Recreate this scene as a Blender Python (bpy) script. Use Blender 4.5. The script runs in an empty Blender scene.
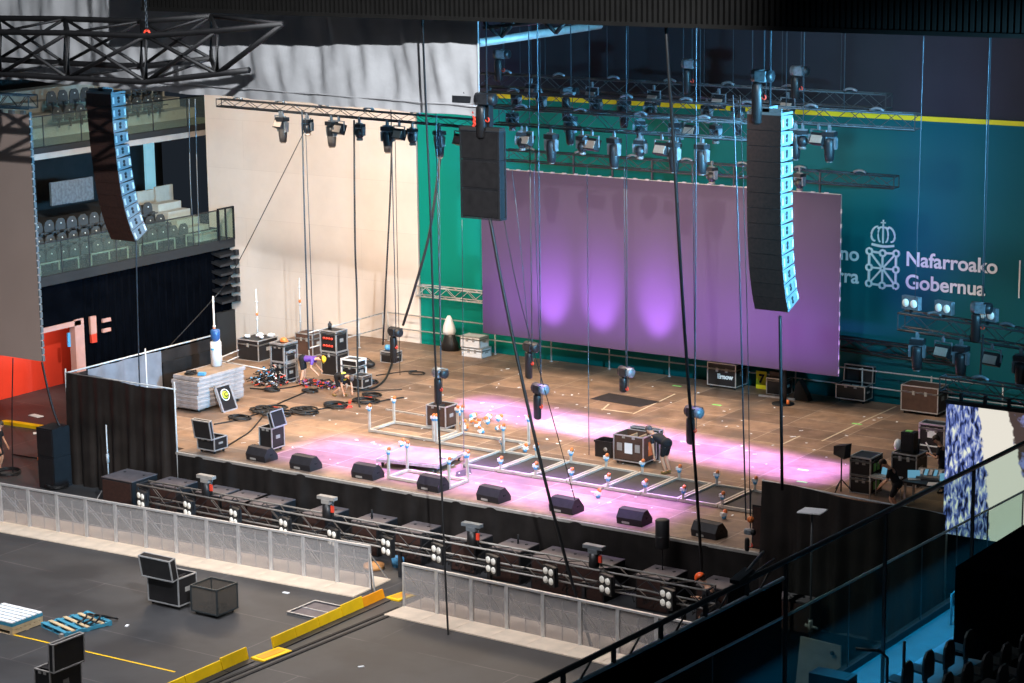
import bpy, bmesh, math, random
from mathutils import Vector, Matrix
random.seed(7)
PI = math.pi
SC = bpy.context.scene
COL = SC.collection
R = math.radians

# ------------------------------------------------------------------ camera
FPX, YAW, PITCH, ROLL = 2302.0, -0.60029589, 0.20216186, 0.01273566
CAMZ = 20.3
_f = Vector((math.sin(YAW)*math.cos(PITCH), math.cos(YAW)*math.cos(PITCH), -math.sin(PITCH)))
_r = Vector((math.cos(YAW), -math.sin(YAW), 0)); _d = _f.cross(_r)
_c, _s = math.cos(ROLL), math.sin(ROLL)
RT = _r*_c + _d*_s; DN = _d*_c - _r*_s; FW = _f
cam = bpy.data.cameras.new('camera'); camo = bpy.data.objects.new('camera', cam); COL.objects.link(camo)
m = Matrix.Identity(4)
for i in range(3):
    m[i][0] = RT[i]; m[i][1] = -DN[i]; m[i][2] = -FW[i]
m[2][3] = CAMZ
camo.matrix_world = m
cam.sensor_width = 36; cam.lens = FPX/1024*36; cam.clip_start = 0.5; cam.clip_end = 400
SC.camera = camo

def ray(px, py): return RT*(px-512) + DN*(py-341.5) + FW*FPX
def atY(px, py, Y): d = ray(px, py); return Vector((0, 0, CAMZ)) + d*(Y/d.y)
def atX(px, py, X): d = ray(px, py); return Vector((0, 0, CAMZ)) + d*(X/d.x)
def atZ(px, py, z=0.0): d = ray(px, py); return Vector((0, 0, CAMZ)) + d*((z-CAMZ)/d.z)
ST = 1.8     # height of the stage floor
def on(px, py): return atZ(px, py, ST)

# ------------------------------------------------------------------ view, world, lights
SC.view_settings.view_transform = 'Standard'; SC.view_settings.look = 'None'
SC.view_settings.gamma = 1; SC.view_settings.use_curve_mapping = False
SC.view_settings.exposure = 0.0
w = bpy.data.worlds.new('world'); SC.world = w; w.use_nodes = True
bg = w.node_tree.nodes['Background']; bg.inputs[0].default_value = (0.30, 0.40, 0.55, 1); bg.inputs[1].default_value = 0.04

def aim(o, tgt):
    o.rotation_euler = (Vector(tgt)-o.location).to_track_quat('-Z', 'Y').to_euler()
def area(name, loc, tgt, sx, sy, power, col, spread=180):
    l = bpy.data.lights.new(name, 'AREA'); l.shape = 'RECTANGLE'; l.size = sx; l.size_y = sy
    l.energy = power; l.color = col; l.spread = R(spread)
    o = bpy.data.objects.new(name, l); COL.objects.link(o); o.location = loc; aim(o, tgt); return o
def spot(name, loc, tgt, ang, power, col, blend=0.5, rad=0.1):
    l = bpy.data.lights.new(name, 'SPOT'); l.spot_size = R(ang); l.energy = power; l.color = col
    l.spot_blend = blend; l.shadow_soft_size = rad
    o = bpy.data.objects.new(name, l); COL.objects.link(o); o.location = loc; aim(o, tgt); return o

area('rig_work_light', (-46, 61.5, 10.6), (-46.5, 63.5, 0), 22, 7, 4500, (1, .77, .57))
spot('cyan_light_on_rig', (-10, 42, 14.5), (-37, 63.5, 12.2), 42, 42000, (.22, .66, 1), .6, .4)
spot('banner_fill_light', (-30, 50, 21), (-31, 72, 7), 60, 9000, (.86, .95, 1), 1, .6)  # unseen spot added to brighten the banner lettering
area('hall_light_over_floor', (-40, 37, 24), (-41.5, 40, 0), 20, 9, 3700, (.95, .95, 1), 100)
spot('back_wall_fill_light', (-51, 55, 20), (-60.5, 72, 6.5), 64, 24000, (1, .90, .78), .8, .6)  # extra unseen spot, added to brighten the beige wall
spot('flood_on_drape', (-17, 26, 24.2), (-44.5, 51, 15.2), 54, 72000, (.93, .97, 1), .4, .12)
area('blue_side_light', (-9, 54, 13.4), (-44, 57.5, 12.2), 3, 3, 3300, (.16, .58, 1), 44)
spot('blue_light_on_left_column', (-30, 53, 13.5), (-51, 54.8, 11.8), 16, 9000, (.16, .58, 1), .6, .3)
area('walkway_blue_light', (-20.45, 45, 4.7), (-20.45, 45.001, 0), 0.3, 16, 260, (.01, .45, 1), 120)
o = area('purple_wash_front', (-40.0, 56.5, 11.8), (-40, 56.5, 0), 14.5, 3.2, 1050, (.50, .25, 1), 12); o.rotation_euler = (0, 0, R(-3))
o = area('purple_wash_centre', (-38.6, 63.6, 11.8), (-38.6, 63.6, 0), 16.0, 2.4, 1080, (.50, .25, 1), 10); o.rotation_euler = (0, 0, R(-8))
spot('red_wall_fill_light', (-64.9, 62.8, 3.6), (-66.9, 63.3, 1.9), 120, 420, (1, .85, .75), 1, .3)  # unseen spot added so the red wall shows bright

# ------------------------------------------------------------------ materials
def mat(name, col, rough=.6, metal=0.0, nscale=3.0, namt=.15, emit=None, estr=0, bump=0.0, col2=None, spec=.4):
    m = bpy.data.materials.new(name); m.use_nodes = True; nt = m.node_tree; N = nt.nodes; L = nt.links
    b = N['Principled BSDF']; b.inputs['Roughness'].default_value = rough; b.inputs['Metallic'].default_value = metal
    b.inputs['Specular IOR Level'].default_value = spec
    tc = N.new('ShaderNodeTexCoord'); nz = N.new('ShaderNodeTexNoise'); nz.inputs['Scale'].default_value = nscale
    nz.inputs['Detail'].default_value = 4; L.new(tc.outputs['Object'], nz.inputs['Vector'])
    mx = N.new('ShaderNodeMix'); mx.data_type = 'RGBA'
    c2 = col2 or tuple(c*(1-namt*2) for c in col)
    mx.inputs[6].default_value = (*col, 1); mx.inputs[7].default_value = (*c2, 1)
    rp = N.new('ShaderNodeMapRange'); rp.inputs[1].default_value = .35; rp.inputs[2].default_value = .7
    L.new(nz.outputs['Fac'], rp.inputs[0]); L.new(rp.outputs[0], mx.inputs[0]); L.new(mx.outputs[2], b.inputs['Base Color'])
    if bump:
        bp = N.new('ShaderNodeBump'); bp.inputs['Strength'].default_value = bump; bp.inputs['Distance'].default_value = .05
        L.new(nz.outputs['Fac'], bp.inputs['Height']); L.new(bp.outputs['Normal'], b.inputs['Normal'])
    if emit:
        b.inputs['Emission Color'].default_value = (*emit, 1); b.inputs['Emission Strength'].default_value = estr
    return m

def glassy(name, col, alpha, rough=.1):
    m = bpy.data.materials.new(name); m.use_nodes = True; N = m.node_tree.nodes; L = m.node_tree.links
    for n in list(N):
        if n.type != 'OUTPUT_MATERIAL': N.remove(n)
    out = [n for n in N if n.type == 'OUTPUT_MATERIAL'][0]
    t = N.new('ShaderNodeBsdfTransparent'); t.inputs[0].default_value = (*col, 1)
    p = N.new('ShaderNodeBsdfPrincipled'); p.inputs['Base Color'].default_value = (*[c*.5 for c in col], 1); p.inputs['Roughness'].default_value = rough
    mx = N.new('ShaderNodeMixShader'); mx.inputs[0].default_value = alpha
    L.new(t.outputs[0], mx.inputs[1]); L.new(p.outputs[0], mx.inputs[2]); L.new(mx.outputs[0], out.inputs[0])
    return m

def brickmat(name, c1, c2, mortar, bw, bh, ms, rough=.6, nz_amt=.5, nscale=1.2, offset=.5, coords='Object', rotx=0, stain=None, spec=.4):
    m = bpy.data.materials.new(name); m.use_nodes = True; nt = m.node_tree; N = nt.nodes; L = nt.links
    b = N['Principled BSDF']; b.inputs['Roughness'].default_value = rough; b.inputs['Specular IOR Level'].default_value = spec
    tc = N.new('ShaderNodeTexCoord'); mp = N.new('ShaderNodeMapping'); mp.inputs['Rotation'].default_value = (rotx, 0, 0)
    L.new(tc.outputs[coords], mp.inputs[0])
    br = N.new('ShaderNodeTexBrick'); br.inputs['Color1'].default_value = (*c1, 1); br.inputs['Color2'].default_value = (*c2, 1)
    br.inputs['Mortar'].default_value = (*mortar, 1); br.inputs['Scale'].default_value = 1; br.offset = offset
    br.inputs['Mortar Size'].default_value = ms; br.inputs['Brick Width'].default_value = bw; br.inputs['Row Height'].default_value = bh
    L.new(mp.outputs[0], br.inputs['Vector'])
    nz = N.new('ShaderNodeTexNoise'); nz.inputs['Scale'].default_value = nscale; nz.inputs['Detail'].default_value = 6; nz.inputs['Roughness'].default_value = .65
    L.new(tc.outputs['Object'], nz.inputs['Vector'])
    rp = N.new('ShaderNodeMapRange'); rp.inputs[1].default_value = .3; rp.inputs[2].default_value = .7
    rp.inputs[3].default_value = 1-nz_amt; rp.inputs[4].default_value = 1.0; L.new(nz.outputs['Fac'], rp.inputs[0])
    mx = N.new('ShaderNodeMix'); mx.data_type = 'RGBA'; mx.blend_type = 'MULTIPLY'; mx.inputs[0].default_value = 1
    L.new(br.outputs['Color'], mx.inputs[6]); L.new(rp.outputs[0], mx.inputs[7])
    last = mx.outputs[2]
    if stain:
        n2 = N.new('ShaderNodeTexNoise'); n2.inputs['Scale'].default_value = stain[1]; n2.inputs['Detail'].default_value = 5
        L.new(tc.outputs['Object'], n2.inputs['Vector'])
        r2 = N.new('ShaderNodeMapRange'); r2.inputs[1].default_value = stain[2]; r2.inputs[2].default_value = stain[3]; L.new(n2.outputs['Fac'], r2.inputs[0])
        m2 = N.new('ShaderNodeMix'); m2.data_type = 'RGBA'; L.new(r2.outputs[0], m2.inputs[0]); L.new(last, m2.inputs[6])
        m2.inputs[7].default_value = (*stain[0], 1); last = m2.outputs[2]
    L.new(last, b.inputs['Base Color'])
    return m

def screenmat():      # lit video wall: streaky blue, white and black picture
    m = bpy.data.materials.new('video_wall_picture'); m.use_nodes = True; N = m.node_tree.nodes; L = m.node_tree.links
    b = N['Principled BSDF']; b.inputs['Base Color'].default_value = (.02, .02, .02, 1); b.inputs['Roughness'].default_value = .7
    tc = N.new('ShaderNodeTexCoord')
    mp = N.new('ShaderNodeMapping'); mp.inputs['Scale'].default_value = (11, 11, 3.6); mp.inputs['Rotation'].default_value = (0, R(20), 0)
    L.new(tc.outputs['Object'], mp.inputs[0])
    n1 = N.new('ShaderNodeTexNoise'); n1.inputs['Scale'].default_value = 1; n1.inputs['Detail'].default_value = 6; n1.inputs['Distortion'].default_value = .5
    L.new(mp.outputs[0], n1.inputs['Vector'])
    cr = N.new('ShaderNodeValToRGB'); e = cr.color_ramp.elements
    e[0].position = .38; e[0].color = (.005, .008, .03, 1); e[1].position = .66; e[1].color = (.85, .9, .72, 1)
    for p, c in ((.46, (.06, .09, .28, 1)), (.52, (.16, .22, .55, 1)), (.58, (.4, .45, .62, 1))):
        k = e.new(p); k.color = c
    L.new(n1.outputs['Fac'], cr.inputs[0])
    n3 = N.new('ShaderNodeTexNoise'); n3.inputs['Scale'].default_value = 2.6; n3.inputs['Detail'].default_value = 5; L.new(tc.outputs['Object'], n3.inputs['Vector'])
    cr3 = N.new('ShaderNodeValToRGB'); e = cr3.color_ramp.elements
    e[0].position = .58; e[0].color = (.075, .05, .045, 1); e[1].position = .66; e[1].color = (.25, .28, .6, 1)
    L.new(n3.outputs['Fac'], cr3.inputs[0])
    sx = N.new('ShaderNodeSeparateXYZ'); L.new(tc.outputs['Object'], sx.inputs[0])
    # slanting white band, then the brown field to the right of it
    def comb(mul, off, width, wob):
        a = N.new('ShaderNodeMath'); a.operation = 'MULTIPLY_ADD'; L.new(sx.outputs['Z'], a.inputs[0]); a.inputs[1].default_value = mul; L.new(sx.outputs['X'], a.inputs[2])
        c = N.new('ShaderNodeMath'); c.operation = 'MULTIPLY_ADD'; L.new(n3.outputs['Fac'], c.inputs[0]); c.inputs[1].default_value = wob; L.new(a.outputs[0], c.inputs[2])
        d = N.new('ShaderNodeMapRange'); d.inputs[1].default_value = off; d.inputs[2].default_value = off+width; L.new(c.outputs[0], d.inputs[0]); return d
    w1 = comb(0.12, 1.55, .05, .5); w2 = comb(0.34, 3.03, .05, .5)
    wn = N.new('ShaderNodeMix'); wn.data_type = 'RGBA'; L.new(w1.outputs[0], wn.inputs[0]); L.new(cr.outputs[0], wn.inputs[6]); wn.inputs[7].default_value = (.85, .8, .7, 1)
    wm = N.new('ShaderNodeMix'); wm.data_type = 'RGBA'; L.new(w2.outputs[0], wm.inputs[0]); L.new(wn.outputs[2], wm.inputs[6]); L.new(cr3.outputs[0], wm.inputs[7])
    L.new(wm.outputs[2], b.inputs['Emission Color']); b.inputs['Emission Strength'].default_value = .95
    return m

M = dict(
 floor=brickmat('arena_floor', (.047, .048, .052), (.06, .06, .063), (.13, .12, .12), 7.3, 3.1, .02, .5, .35, .5, .35, stain=((.030, .030, .033), .35, .5, .62)),
 stage=brickmat('stage_boards', (.43, .275, .18), (.21, .135, .095), (.56, .43, .33), 2.44, 1.22, .014, .6, .55, 1.3, .0, stain=((.13, .095, .075), .55, .52, .70)),
 beige=brickmat('beige_wall_panels', (.72, .62, .55), (.69, .59, .52), (.60, .50, .44), 6.1, 2.05, .006, .85, .12, .6, .5, rotx=R(-90)),

 upper=mat('dark_upper_wall', (.028, .028, .038), .8, 0, .5, .1),
 yellow=mat('yellow_stripe', (.85, .72, .02), .6, 0, 2, .03),
 white=mat('white_print', (.82, .82, .80), .6, 0, 2, .02),
 black=mat('matt_black', (.008, .009, .011), .7, 0, 5, .2),
 blackcloth=mat('black_molton_cloth', (.018, .015, .014), .9, 0, 1.5, .25, bump=.6, spec=.15),
 curtain=mat('black_curtain', (.0025, .003, .0045), 1.0, 0, 1.5, .2, spec=.0),
 tarp=mat('worn_black_tarp', (.025, .020, .018), .45, 0, 1.2, .3, bump=.8),
 concrete=mat('pale_concrete', (.42, .36, .32), .85, 0, 2, .08),
 darkconcrete=mat('dark_concrete', (.022, .021, .021), .85, 0, 2, .08),
 drape=mat('silver_grey_drape', (.52, .52, .54), .5, 0, 1.6, .06, bump=.8),
 fascia=mat('dark_ribbed_steel', (.008, .0075, .007), .5, .3, 2, .15),
 steel=mat('galvanised_steel', (.58, .58, .58), .5, .15, 6, .15),
 alu=mat('aluminium', (.62, .62, .63), .35, .65, 8, .12),
 rig=mat('truss_aluminium', (.07, .078, .085), .35, .3, 8, .15),
 blacktruss=mat('black_painted_truss', (.006, .006, .007), .55, .0, 6, .2),
 rigdark=mat('dark_truss', (.035, .038, .045), .4, .3, 8, .15),
 fixture=mat('fixture_black', (.018, .019, .022), .42, 0, 6, .2),
 fixpale=mat('fixture_pale_metal', (.22, .25, .28), .4, .4, 8, .2),
 lens=mat('lamp_lens', (.16, .14, .13), .15, 0, 6, .1),
 floodface=mat('flood_lamp_face', (.40, .33, .28), .5, 0, 8, .08),
 lampface=mat('blinder_lamp_face', (.80, .78, .72), .3, 0, 8, .05, emit=(1, .95, .85), estr=.12),
 cable=mat('black_rubber_cable', (.012, .012, .013), .5, 0, 4, .1),
 wire=mat('steel_wire', (.06, .075, .09), .4, .6, 4, .1),
 red=mat('red_plastic', (.75, .06, .03), .45, 0, 5, .05),
 orange=mat('orange_plastic', (.80, .20, .05), .4, 0, 5, .03),
 blueplastic=mat('blue_plastic', (.10, .35, .62), .4, 0, 5, .05),
 case=mat('black_case_laminate', (.016, .015, .016), .42, 0, 5, .15),
 casebrown=mat('brown_case_laminate', (.085, .045, .032), .5, 0, 5, .15),
 casein=mat('case_foam_lining', (.035, .028, .028), .9, 0, 5, .15),
 wood=mat('plywood', (.46, .30, .18), .7, 0, 4, .15),
 speakergrille=mat('speaker_grille', (.045, .018, .013), .7, 0, 12, .2),
 speakerside=mat('speaker_side_paint', (.13, .15, .16), .45, 0, 8, .08),
 speakerbox=mat('black_speaker_paint', (.012, .012, .014), .55, 0, 5, .15),
 wedge=mat('monitor_paint', (.020, .018, .022), .6, 0, 6, .15),
 subtop=mat('pale_speaker_top', (.15, .125, .13), .6, 0, 3, .15),  # top plates paler than the cabinets
 frame=mat('painted_riser_frame', (.60, .54, .47), .5, .2, 5, .1),
 board=mat('dark_riser_board', (.035, .030, .030), .6, 0, 3, .2),
 barrier=mat('barrier_aluminium', (.66, .65, .65), .4, .5, 6, .1),
 footplate=mat('barrier_foot_boards', (.78, .64, .50), .8, 0, 1.5, .12),
 ramp=mat('yellow_cable_ramp', (.95, .60, .005), .5, 0, 2, .08),
 ramporange=mat('orange_cable_ramp', (.95, .36, .01), .5, 0, 2, .08),
 screen=mat('projection_screen', (.052, .038, .05), .65, 0, .35, .05, spec=.2),
 ledoff=mat('unlit_led_tiles', (.40, .30, .26), .7, 0, .35, .05, spec=.15),
 redwall=mat('red_wall', (.80, .05, .02), .7, 0, 1, .05),
 pinkframe=mat('pink_plaster_frame', (.60, .30, .24), .8, 0, 2, .08),
 skin=mat('skin', (.62, .33, .21), .5, 0, 10, .06),
 shirt=mat('black_shirt', (.012, .012, .016), .85, 0, 8, .15),
 navy=mat('navy_shirt', (.05, .04, .13), .8, 0, 8, .15),
 shorts=mat('black_shorts', (.009, .009, .012), .85, 0, 8, .15),
 hair=mat('brown_hair', (.05, .028, .018), .6, 0, 30, .2),
 greyhair=mat('cropped_hair', (.10, .08, .08), .6, 0, 30, .2),
 hat=mat('orange_hard_hat', (.95, .12, .02), .3, 0, 6, .03),
 yellowhat=mat('yellow_hard_hat', (.95, .55, .03), .35, 0, 6, .03),
 hivis=mat('hi_vis_yellow', (.75, .85, .10), .6, 0, 6, .03),
 boot=mat('tan_boot', (.22, .15, .05), .7, 0, 8, .1),
 eye=mat('eye_dark', (.02, .015, .015), .2, 0, 8, .05),
 seat=mat('grey_stadium_seat', (.055, .058, .060), .45, 0, 6, .1),
 seatpale=mat('pale_stadium_step', (.42, .40, .34), .8, 0, 3, .08),
 seatrail=mat('pale_green_rail', (.27, .30, .26), .5, 0, 6, .05),
 decktop=mat('plywood_deck_top', (.30, .22, .16), .6, 0, 2, .2),
 deckedge=mat('deck_edge_aluminium', (.52, .47, .46), .45, .3, 4, .15),
 palletblue=mat('blue_pallet_wood', (.05, .28, .42), .7, 0, 5, .12),
 palletwood=mat('bare_pallet_wood', (.60, .46, .28), .7, 0, 5, .12),
 mesh=glassy('barrier_mesh', (.92, .90, .90), .32, .5),
 glass=glassy('balustrade_glass', (.80, .86, .80), .06, .08),
 tint=glassy('green_tinted_glass', (.80, .87, .84), .03, .08),
 wiremesh=glassy('basket_wire_mesh', (.5, .46, .42), .25, .6),
 steelpale=mat('worn_pale_steel', (.40, .38, .36), .5, .3, 5, .1),
 liner=mat('grey_liner_cloth', (.20, .20, .22), .7, 0, 2, .15),
 tape=mat('pale_floor_tape', (.62, .50, .36), .7, 0, 5, .1),
 greentape=mat('green_floor_tape', (.30, .75, .20), .6, 0, 5, .05),
 whiteplastic=mat('white_plastic', (.78, .78, .80), .4, 0, 5, .03),
 bluefloor=mat('stand_walkway_floor', (.15, .17, .18), .6, 0, 1.5, .12),
 standblack=mat('dark_stand_paint', (.012, .014, .016), .7, 0, 2, .2),
 rail=mat('handrail_paint', (.05, .06, .065), .35, .4, 6, .1),
 railblue=mat('handrail_steel', (.45, .62, .68), .35, .2, 6, .1),
 laptop=mat('laptop_screen', (.05, .08, .12), .3, 0, 5, .05, emit=(.25, .7, 1), estr=.4),
 paper=mat('white_paper', (.80, .82, .85), .7, 0, 5, .03),
 purple=mat('purple_plastic', (.16, .07, .40), .5, 0, 8, .15),
)
M['picture'] = screenmat()
def bannermat():      # colour fade from emerald to dark teal along the banner
    m = mat('green_banner_vinyl', (.0, .21, .165), .55, 0, .4, .02, spec=.2); N = m.node_tree.nodes; L = m.node_tree.links
    tc = N.new('ShaderNodeTexCoord'); sx = N.new('ShaderNodeSeparateXYZ'); L.new(tc.outputs['Object'], sx.inputs[0])
    mr = N.new('ShaderNodeMapRange'); mr.inputs[1].default_value = -11; mr.inputs[2].default_value = 7; L.new(sx.outputs['X'], mr.inputs[0])
    mx = N.new('ShaderNodeMix'); mx.data_type = 'RGBA'; L.new(mr.outputs[0], mx.inputs[0])
    mx.inputs[6].default_value = (.0, .21, .165, 1); mx.inputs[7].default_value = (.0, .10, .125, 1)
    L.new(mx.outputs[2], N['Principled BSDF'].inputs['Base Color']); return m
M['green'] = bannermat()

# ------------------------------------------------------------------ mesh builder
class G:
    def __init__(s): s.v = []; s.f = []; s.m = []; s.sm = []; s.mi = 0; s.T = None
    def add(s, vs, fs, smooth=False):
        o = len(s.v)
        for p in vs:
            p = Vector(p); s.v.append(s.T @ p if s.T else p)
        for f in fs: s.f.append([o+i for i in f]); s.m.append(s.mi); s.sm.append(smooth)
        return s
    def box(s, c, d, rot=None):
        x, y, z = d[0]/2, d[1]/2, d[2]/2
        vs = [Vector((a, b, e)) for a in (-x, x) for b in (-y, y) for e in (-z, z)]
        if rot is not None: vs = [rot @ p for p in vs]
        c = Vector(c); vs = [p+c for p in vs]
        return s.add(vs, [(0, 1, 3, 2), (4, 6, 7, 5), (0, 4, 5, 1), (2, 3, 7, 6), (0, 2, 6, 4), (1, 5, 7, 3)])
    def bb(s, x0, x1, y0, y1, z0, z1): return s.box(((x0+x1)/2, (y0+y1)/2, (z0+z1)/2), (x1-x0, y1-y0, z1-z0))
    def tube(s, a, b, r, n=6, r2=None): return s.path([a, b], r, n, r2)
    def path(s, pts, r, n=6, r2=None):
        pts = [Vector(p) for p in pts]; vs = []; fs = []; k = len(pts); up = None
        for i, p in enumerate(pts):
            t = (pts[min(i+1, k-1)]-pts[max(i-1, 0)])
            t = t.normalized() if t.length > 1e-9 else Vector((0, 0, 1))
            if up is None: up = Vector((0, 0, 1)) if abs(t.z) < .95 else Vector((1, 0, 0))
            a = t.cross(up); a = a.normalized() if a.length > 1e-6 else t.orthogonal().normalized()
            b = t.cross(a); rr = r if r2 is None else r+(r2-r)*i/(k-1)
            for j in range(n):
                q = 2*PI*(j+.5)/n; vs.append(p+(a*math.cos(q)+b*math.sin(q))*rr)
        for i in range(k-1):
            for j in range(n): fs.append((i*n+j, i*n+(j+1) % n, (i+1)*n+(j+1) % n, (i+1)*n+j))
        fs.append(tuple(range(n))[::-1]); fs.append(tuple((k-1)*n+j for j in range(n)))
        return s.add(vs, fs, n > 4)
    def lathe(s, prof, c=(0, 0, 0), n=12, rot=None, sy=1):
        vs = []; fs = []; c = Vector(c)
        for r, z in prof:
            for j in range(n):
                q = 2*PI*j/n; p = Vector((r*math.cos(q), r*sy*math.sin(q), z))
                if rot is not None: p = rot @ p
                vs.append(p+c)
        k = len(prof)
        for i in range(k-1):
            for j in range(n): fs.append((i*n+j, i*n+(j+1) % n, (i+1)*n+(j+1) % n, (i+1)*n+j))
        fs.append(tuple(range(n))[::-1]); fs.append(tuple((k-1)*n+j for j in range(n)))
        return s.add(vs, fs, True)
    def ball(s, c, r, n=10, sc=(1, 1, 1), rot=None, h0=-1, h1=1):
        k = 6; prof = []
        a0 = math.asin(h0); a1 = math.asin(h1)
        vs = []; fs = []; c = Vector(c)
        for i in range(k+1):
            a = a0+(a1-a0)*i/k; rr = max(math.cos(a), .02)
            for j in range(n):
                q = 2*PI*j/n; p = Vector((rr*math.cos(q)*r*sc[0], rr*math.sin(q)*r*sc[1], math.sin(a)*r*sc[2]))
                if rot is not None: p = rot @ p
                vs.append(p+c)
        for i in range(k):
            for j in range(n): fs.append((i*n+j, i*n+(j+1) % n, (i+1)*n+(j+1) % n, (i+1)*n+j))
        fs.append(tuple(range(n))[::-1]); fs.append(tuple(k*n+j for j in range(n)))
        return s.add(vs, fs, True)
    def prism(s, pts, ext):      # polygon (3D points) extruded by the vector ext
        pts = [Vector(p) for p in pts]; e = Vector(ext); n = len(pts)
        return s.add(pts+[p+e for p in pts], [tuple(range(n)), tuple(range(n, 2*n))[::-1]]+[(i, n+i, n+(i+1) % n, (i+1) % n) for i in range(n)])
    def quad(s, a, b, c, d, nrm):
        return s.prism([a, b, c, d], nrm)
    def frame(s, w, d, h, r, z0=0, x0=0, y0=0):    # edge bars of a box
        X = (x0-w/2, x0+w/2); Y = (y0-d/2, y0+d/2); Z = (z0, z0+h)
        for y in Y:
            for z in Z: s.box((x0, y, z), (w+2*r, 2*r, 2*r))
        for x in X:
            for z in Z: s.box((x, y0, z), (2*r, d-2*r, 2*r))
            for y in Y: s.box((x, y, z0+h/2), (2*r, 2*r, h-2*r))
        return s
    def build(s, name, mats, parent=None, origin=None, loc=None, rz=0):
        if not isinstance(mats, (list, tuple)): mats = [mats]
        me = bpy.data.meshes.new(name); o0 = Vector(origin) if origin is not None else Vector((0, 0, 0))
        me.from_pydata([p-o0 for p in s.v], [], s.f)
        for mm in mats: me.materials.append(M[mm] if isinstance(mm, str) else mm)
        me.polygons.foreach_set('material_index', s.m); me.polygons.foreach_set('use_smooth', s.sm)
        bm = bmesh.new(); bm.from_mesh(me); bmesh.ops.recalc_face_normals(bm, faces=bm.faces); bm.to_mesh(me); bm.free()
        me.update()
        o = bpy.data.objects.new(name, me); COL.objects.link(o)
        if parent is not None: o.parent = parent
        if origin is not None: o.location = o0
        if loc is not None: o.location = loc
        if rz: o.rotation_euler = (0, 0, rz)
        return o

def root(name, label, cat, loc, rz=0, group=None):
    o = bpy.data.objects.new(name, None); COL.objects.link(o); o.empty_display_size = .2
    o.location = loc; o.rotation_euler = (0, 0, rz); return tag(o, label, cat, group)
def tag(o, label=None, cat=None, group=None, kind=None):
    if label: o['label'] = label
    if cat: o['category'] = cat
    if group: o['group'] = group
    if kind: o['kind'] = kind
    return o
KIDS = {}
def copy_tree(o, label=None, loc=None, rz=None, parent=None):
    if not KIDS.get('_n') == len(COL.objects):
        KIDS.clear()
        for q in COL.objects:
            if q.parent: KIDS.setdefault(q.parent.name, []).append(q)
    kids = KIDS.get(o.name, [])
    c = o.copy(); COL.objects.link(c)
    if parent is not None: c.parent = parent
    if label: c['label'] = label
    if loc is not None: c.location = loc
    if rz is not None: c.rotation_euler = (0, 0, rz)
    for k in list(kids): copy_tree(k, parent=c)
    return c
def Rz(a): return Matrix.Rotation(a, 3, 'Z')
def Rx(a): return Matrix.Rotation(a, 3, 'X')
def Ry(a): return Matrix.Rotation(a, 3, 'Y')
ORD = ['leftmost', 'second', 'third', 'fourth', 'fifth', 'sixth', 'seventh', 'eighth', 'ninth', 'tenth', 'eleventh', 'twelfth', 'thirteenth', 'fourteenth', 'fifteenth', 'sixteenth', 'seventeenth', 'eighteenth', 'nineteenth', 'twentieth']
def nth(i, n=None):
    if n and i == n-1: return 'rightmost'
    return ORD[i] if i == 0 else ORD[i]+' from left'

# ================================================================== SETTING
def struct(o): o['kind'] = 'structure'; return o
struct(G().bb(-90, -2, 20, 76, -.3, 0).build('floor', 'floor', origin=(0, 0, 0)))
struct(G().bb(-65.1, -54.1, 72.5, 72.9, 0, 22).build('wall_back', 'beige', origin=(-60, 72.5, 0)))
struct(G().bb(-54.1, -2, 72.6, 73.0, 0, 22).build('wall_rear', 'upper', origin=(-40, 72.5, 0)))

# ribbed roof fascia above the hall (slats with gaps) and roof beam behind it
g = G()
zf = 16.62
x = -45.2
while x < -10:
    g.bb(x, x+.085, 47.9, 48.12, zf, zf+4); x += .15
g.bb(-45.2, -10, 47.85, 48.2, zf-.06, zf+.04); g.bb(-45.2, -10, 48.14, 48.2, zf+1.0, zf+4); g.bb(-45.2, -10, 48.1, 48.2, zf+.45, zf+.55)
x = -58.0  # raised left section out of view, added to shade the drape
while x < -45.3:
    g.bb(x, x+.085, 47.9, 48.12, zf+2.8, zf+4); x += .15
g.bb(-58, -45.2, 47.85, 48.2, zf+2.74, zf+2.84); g.bb(-58, -45.2, 48.14, 48.2, zf+3.4, zf+4)
struct(g.build('trim_1', 'fascia', origin=(-31, 48, zf)))

# --- left stand: curtain wall with the red doorway, lower balcony, upper tier
XL = -63.7
pB = atX(39, 279, XL); zB = pB.z                      # front edge of lower balcony
Yend = atX(235, 240, XL).y
d0 = atX(80, 321, XL-.3); dr = atX(82, 370, XL-.3)
g = G()
g.bb(XL-.5, XL-.3, d0.y+.15, Yend, 0, zB-.1)             # curtain right of doorway
g.bb(XL-.5, XL-.3, 44, d0.y+.15, d0.z+.05, zB-.1)        # above doorway
struct(g.build('wall_left', 'curtain', origin=(XL, 60, 0)))
g = G()                                                  # curtain folds
y = d0.y+.3
while y < Yend-.2:
    g.lathe([(.07, 0), (.07, zB-.15)], (XL-.3, y, 0), 6); y += .42
tag(g.build('stage_curtain', 'curtain', origin=(XL-.3, (d0.y+Yend)/2, 0)), 'tall black pleated curtain hanging below the left balcony beside the red doorway', 'curtain')
g = G(); g.bb(XL-.55, XL-.25, d0.y-.35, d0.y+.15, 0, d0.z+.1); g.bb(XL-.55, XL-.25, 50, d0.y, d0.z-.14, d0.z+.06)
struct(g.build('door_1', 'pinkframe', origin=(XL, d0.y, 0)))
struct(G().bb(-67.2, -66.9, 44, 68, 0, 5).build('wall_doorway', 'redwall', origin=(-67, 60, 0)))
o = G().bb(XL-.3, XL-.24, d0.y-.75, d0.y-.62, d0.z-.9, d0.z-.35).build('hanging_strap', 'blueplastic', origin=(XL-.3, d0.y-.7, d0.z-.4))
tag(o, 'small blue strap hanging in the top of the red doorway', 'strap')
p = atX(93, 330, XL-.2)
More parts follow.
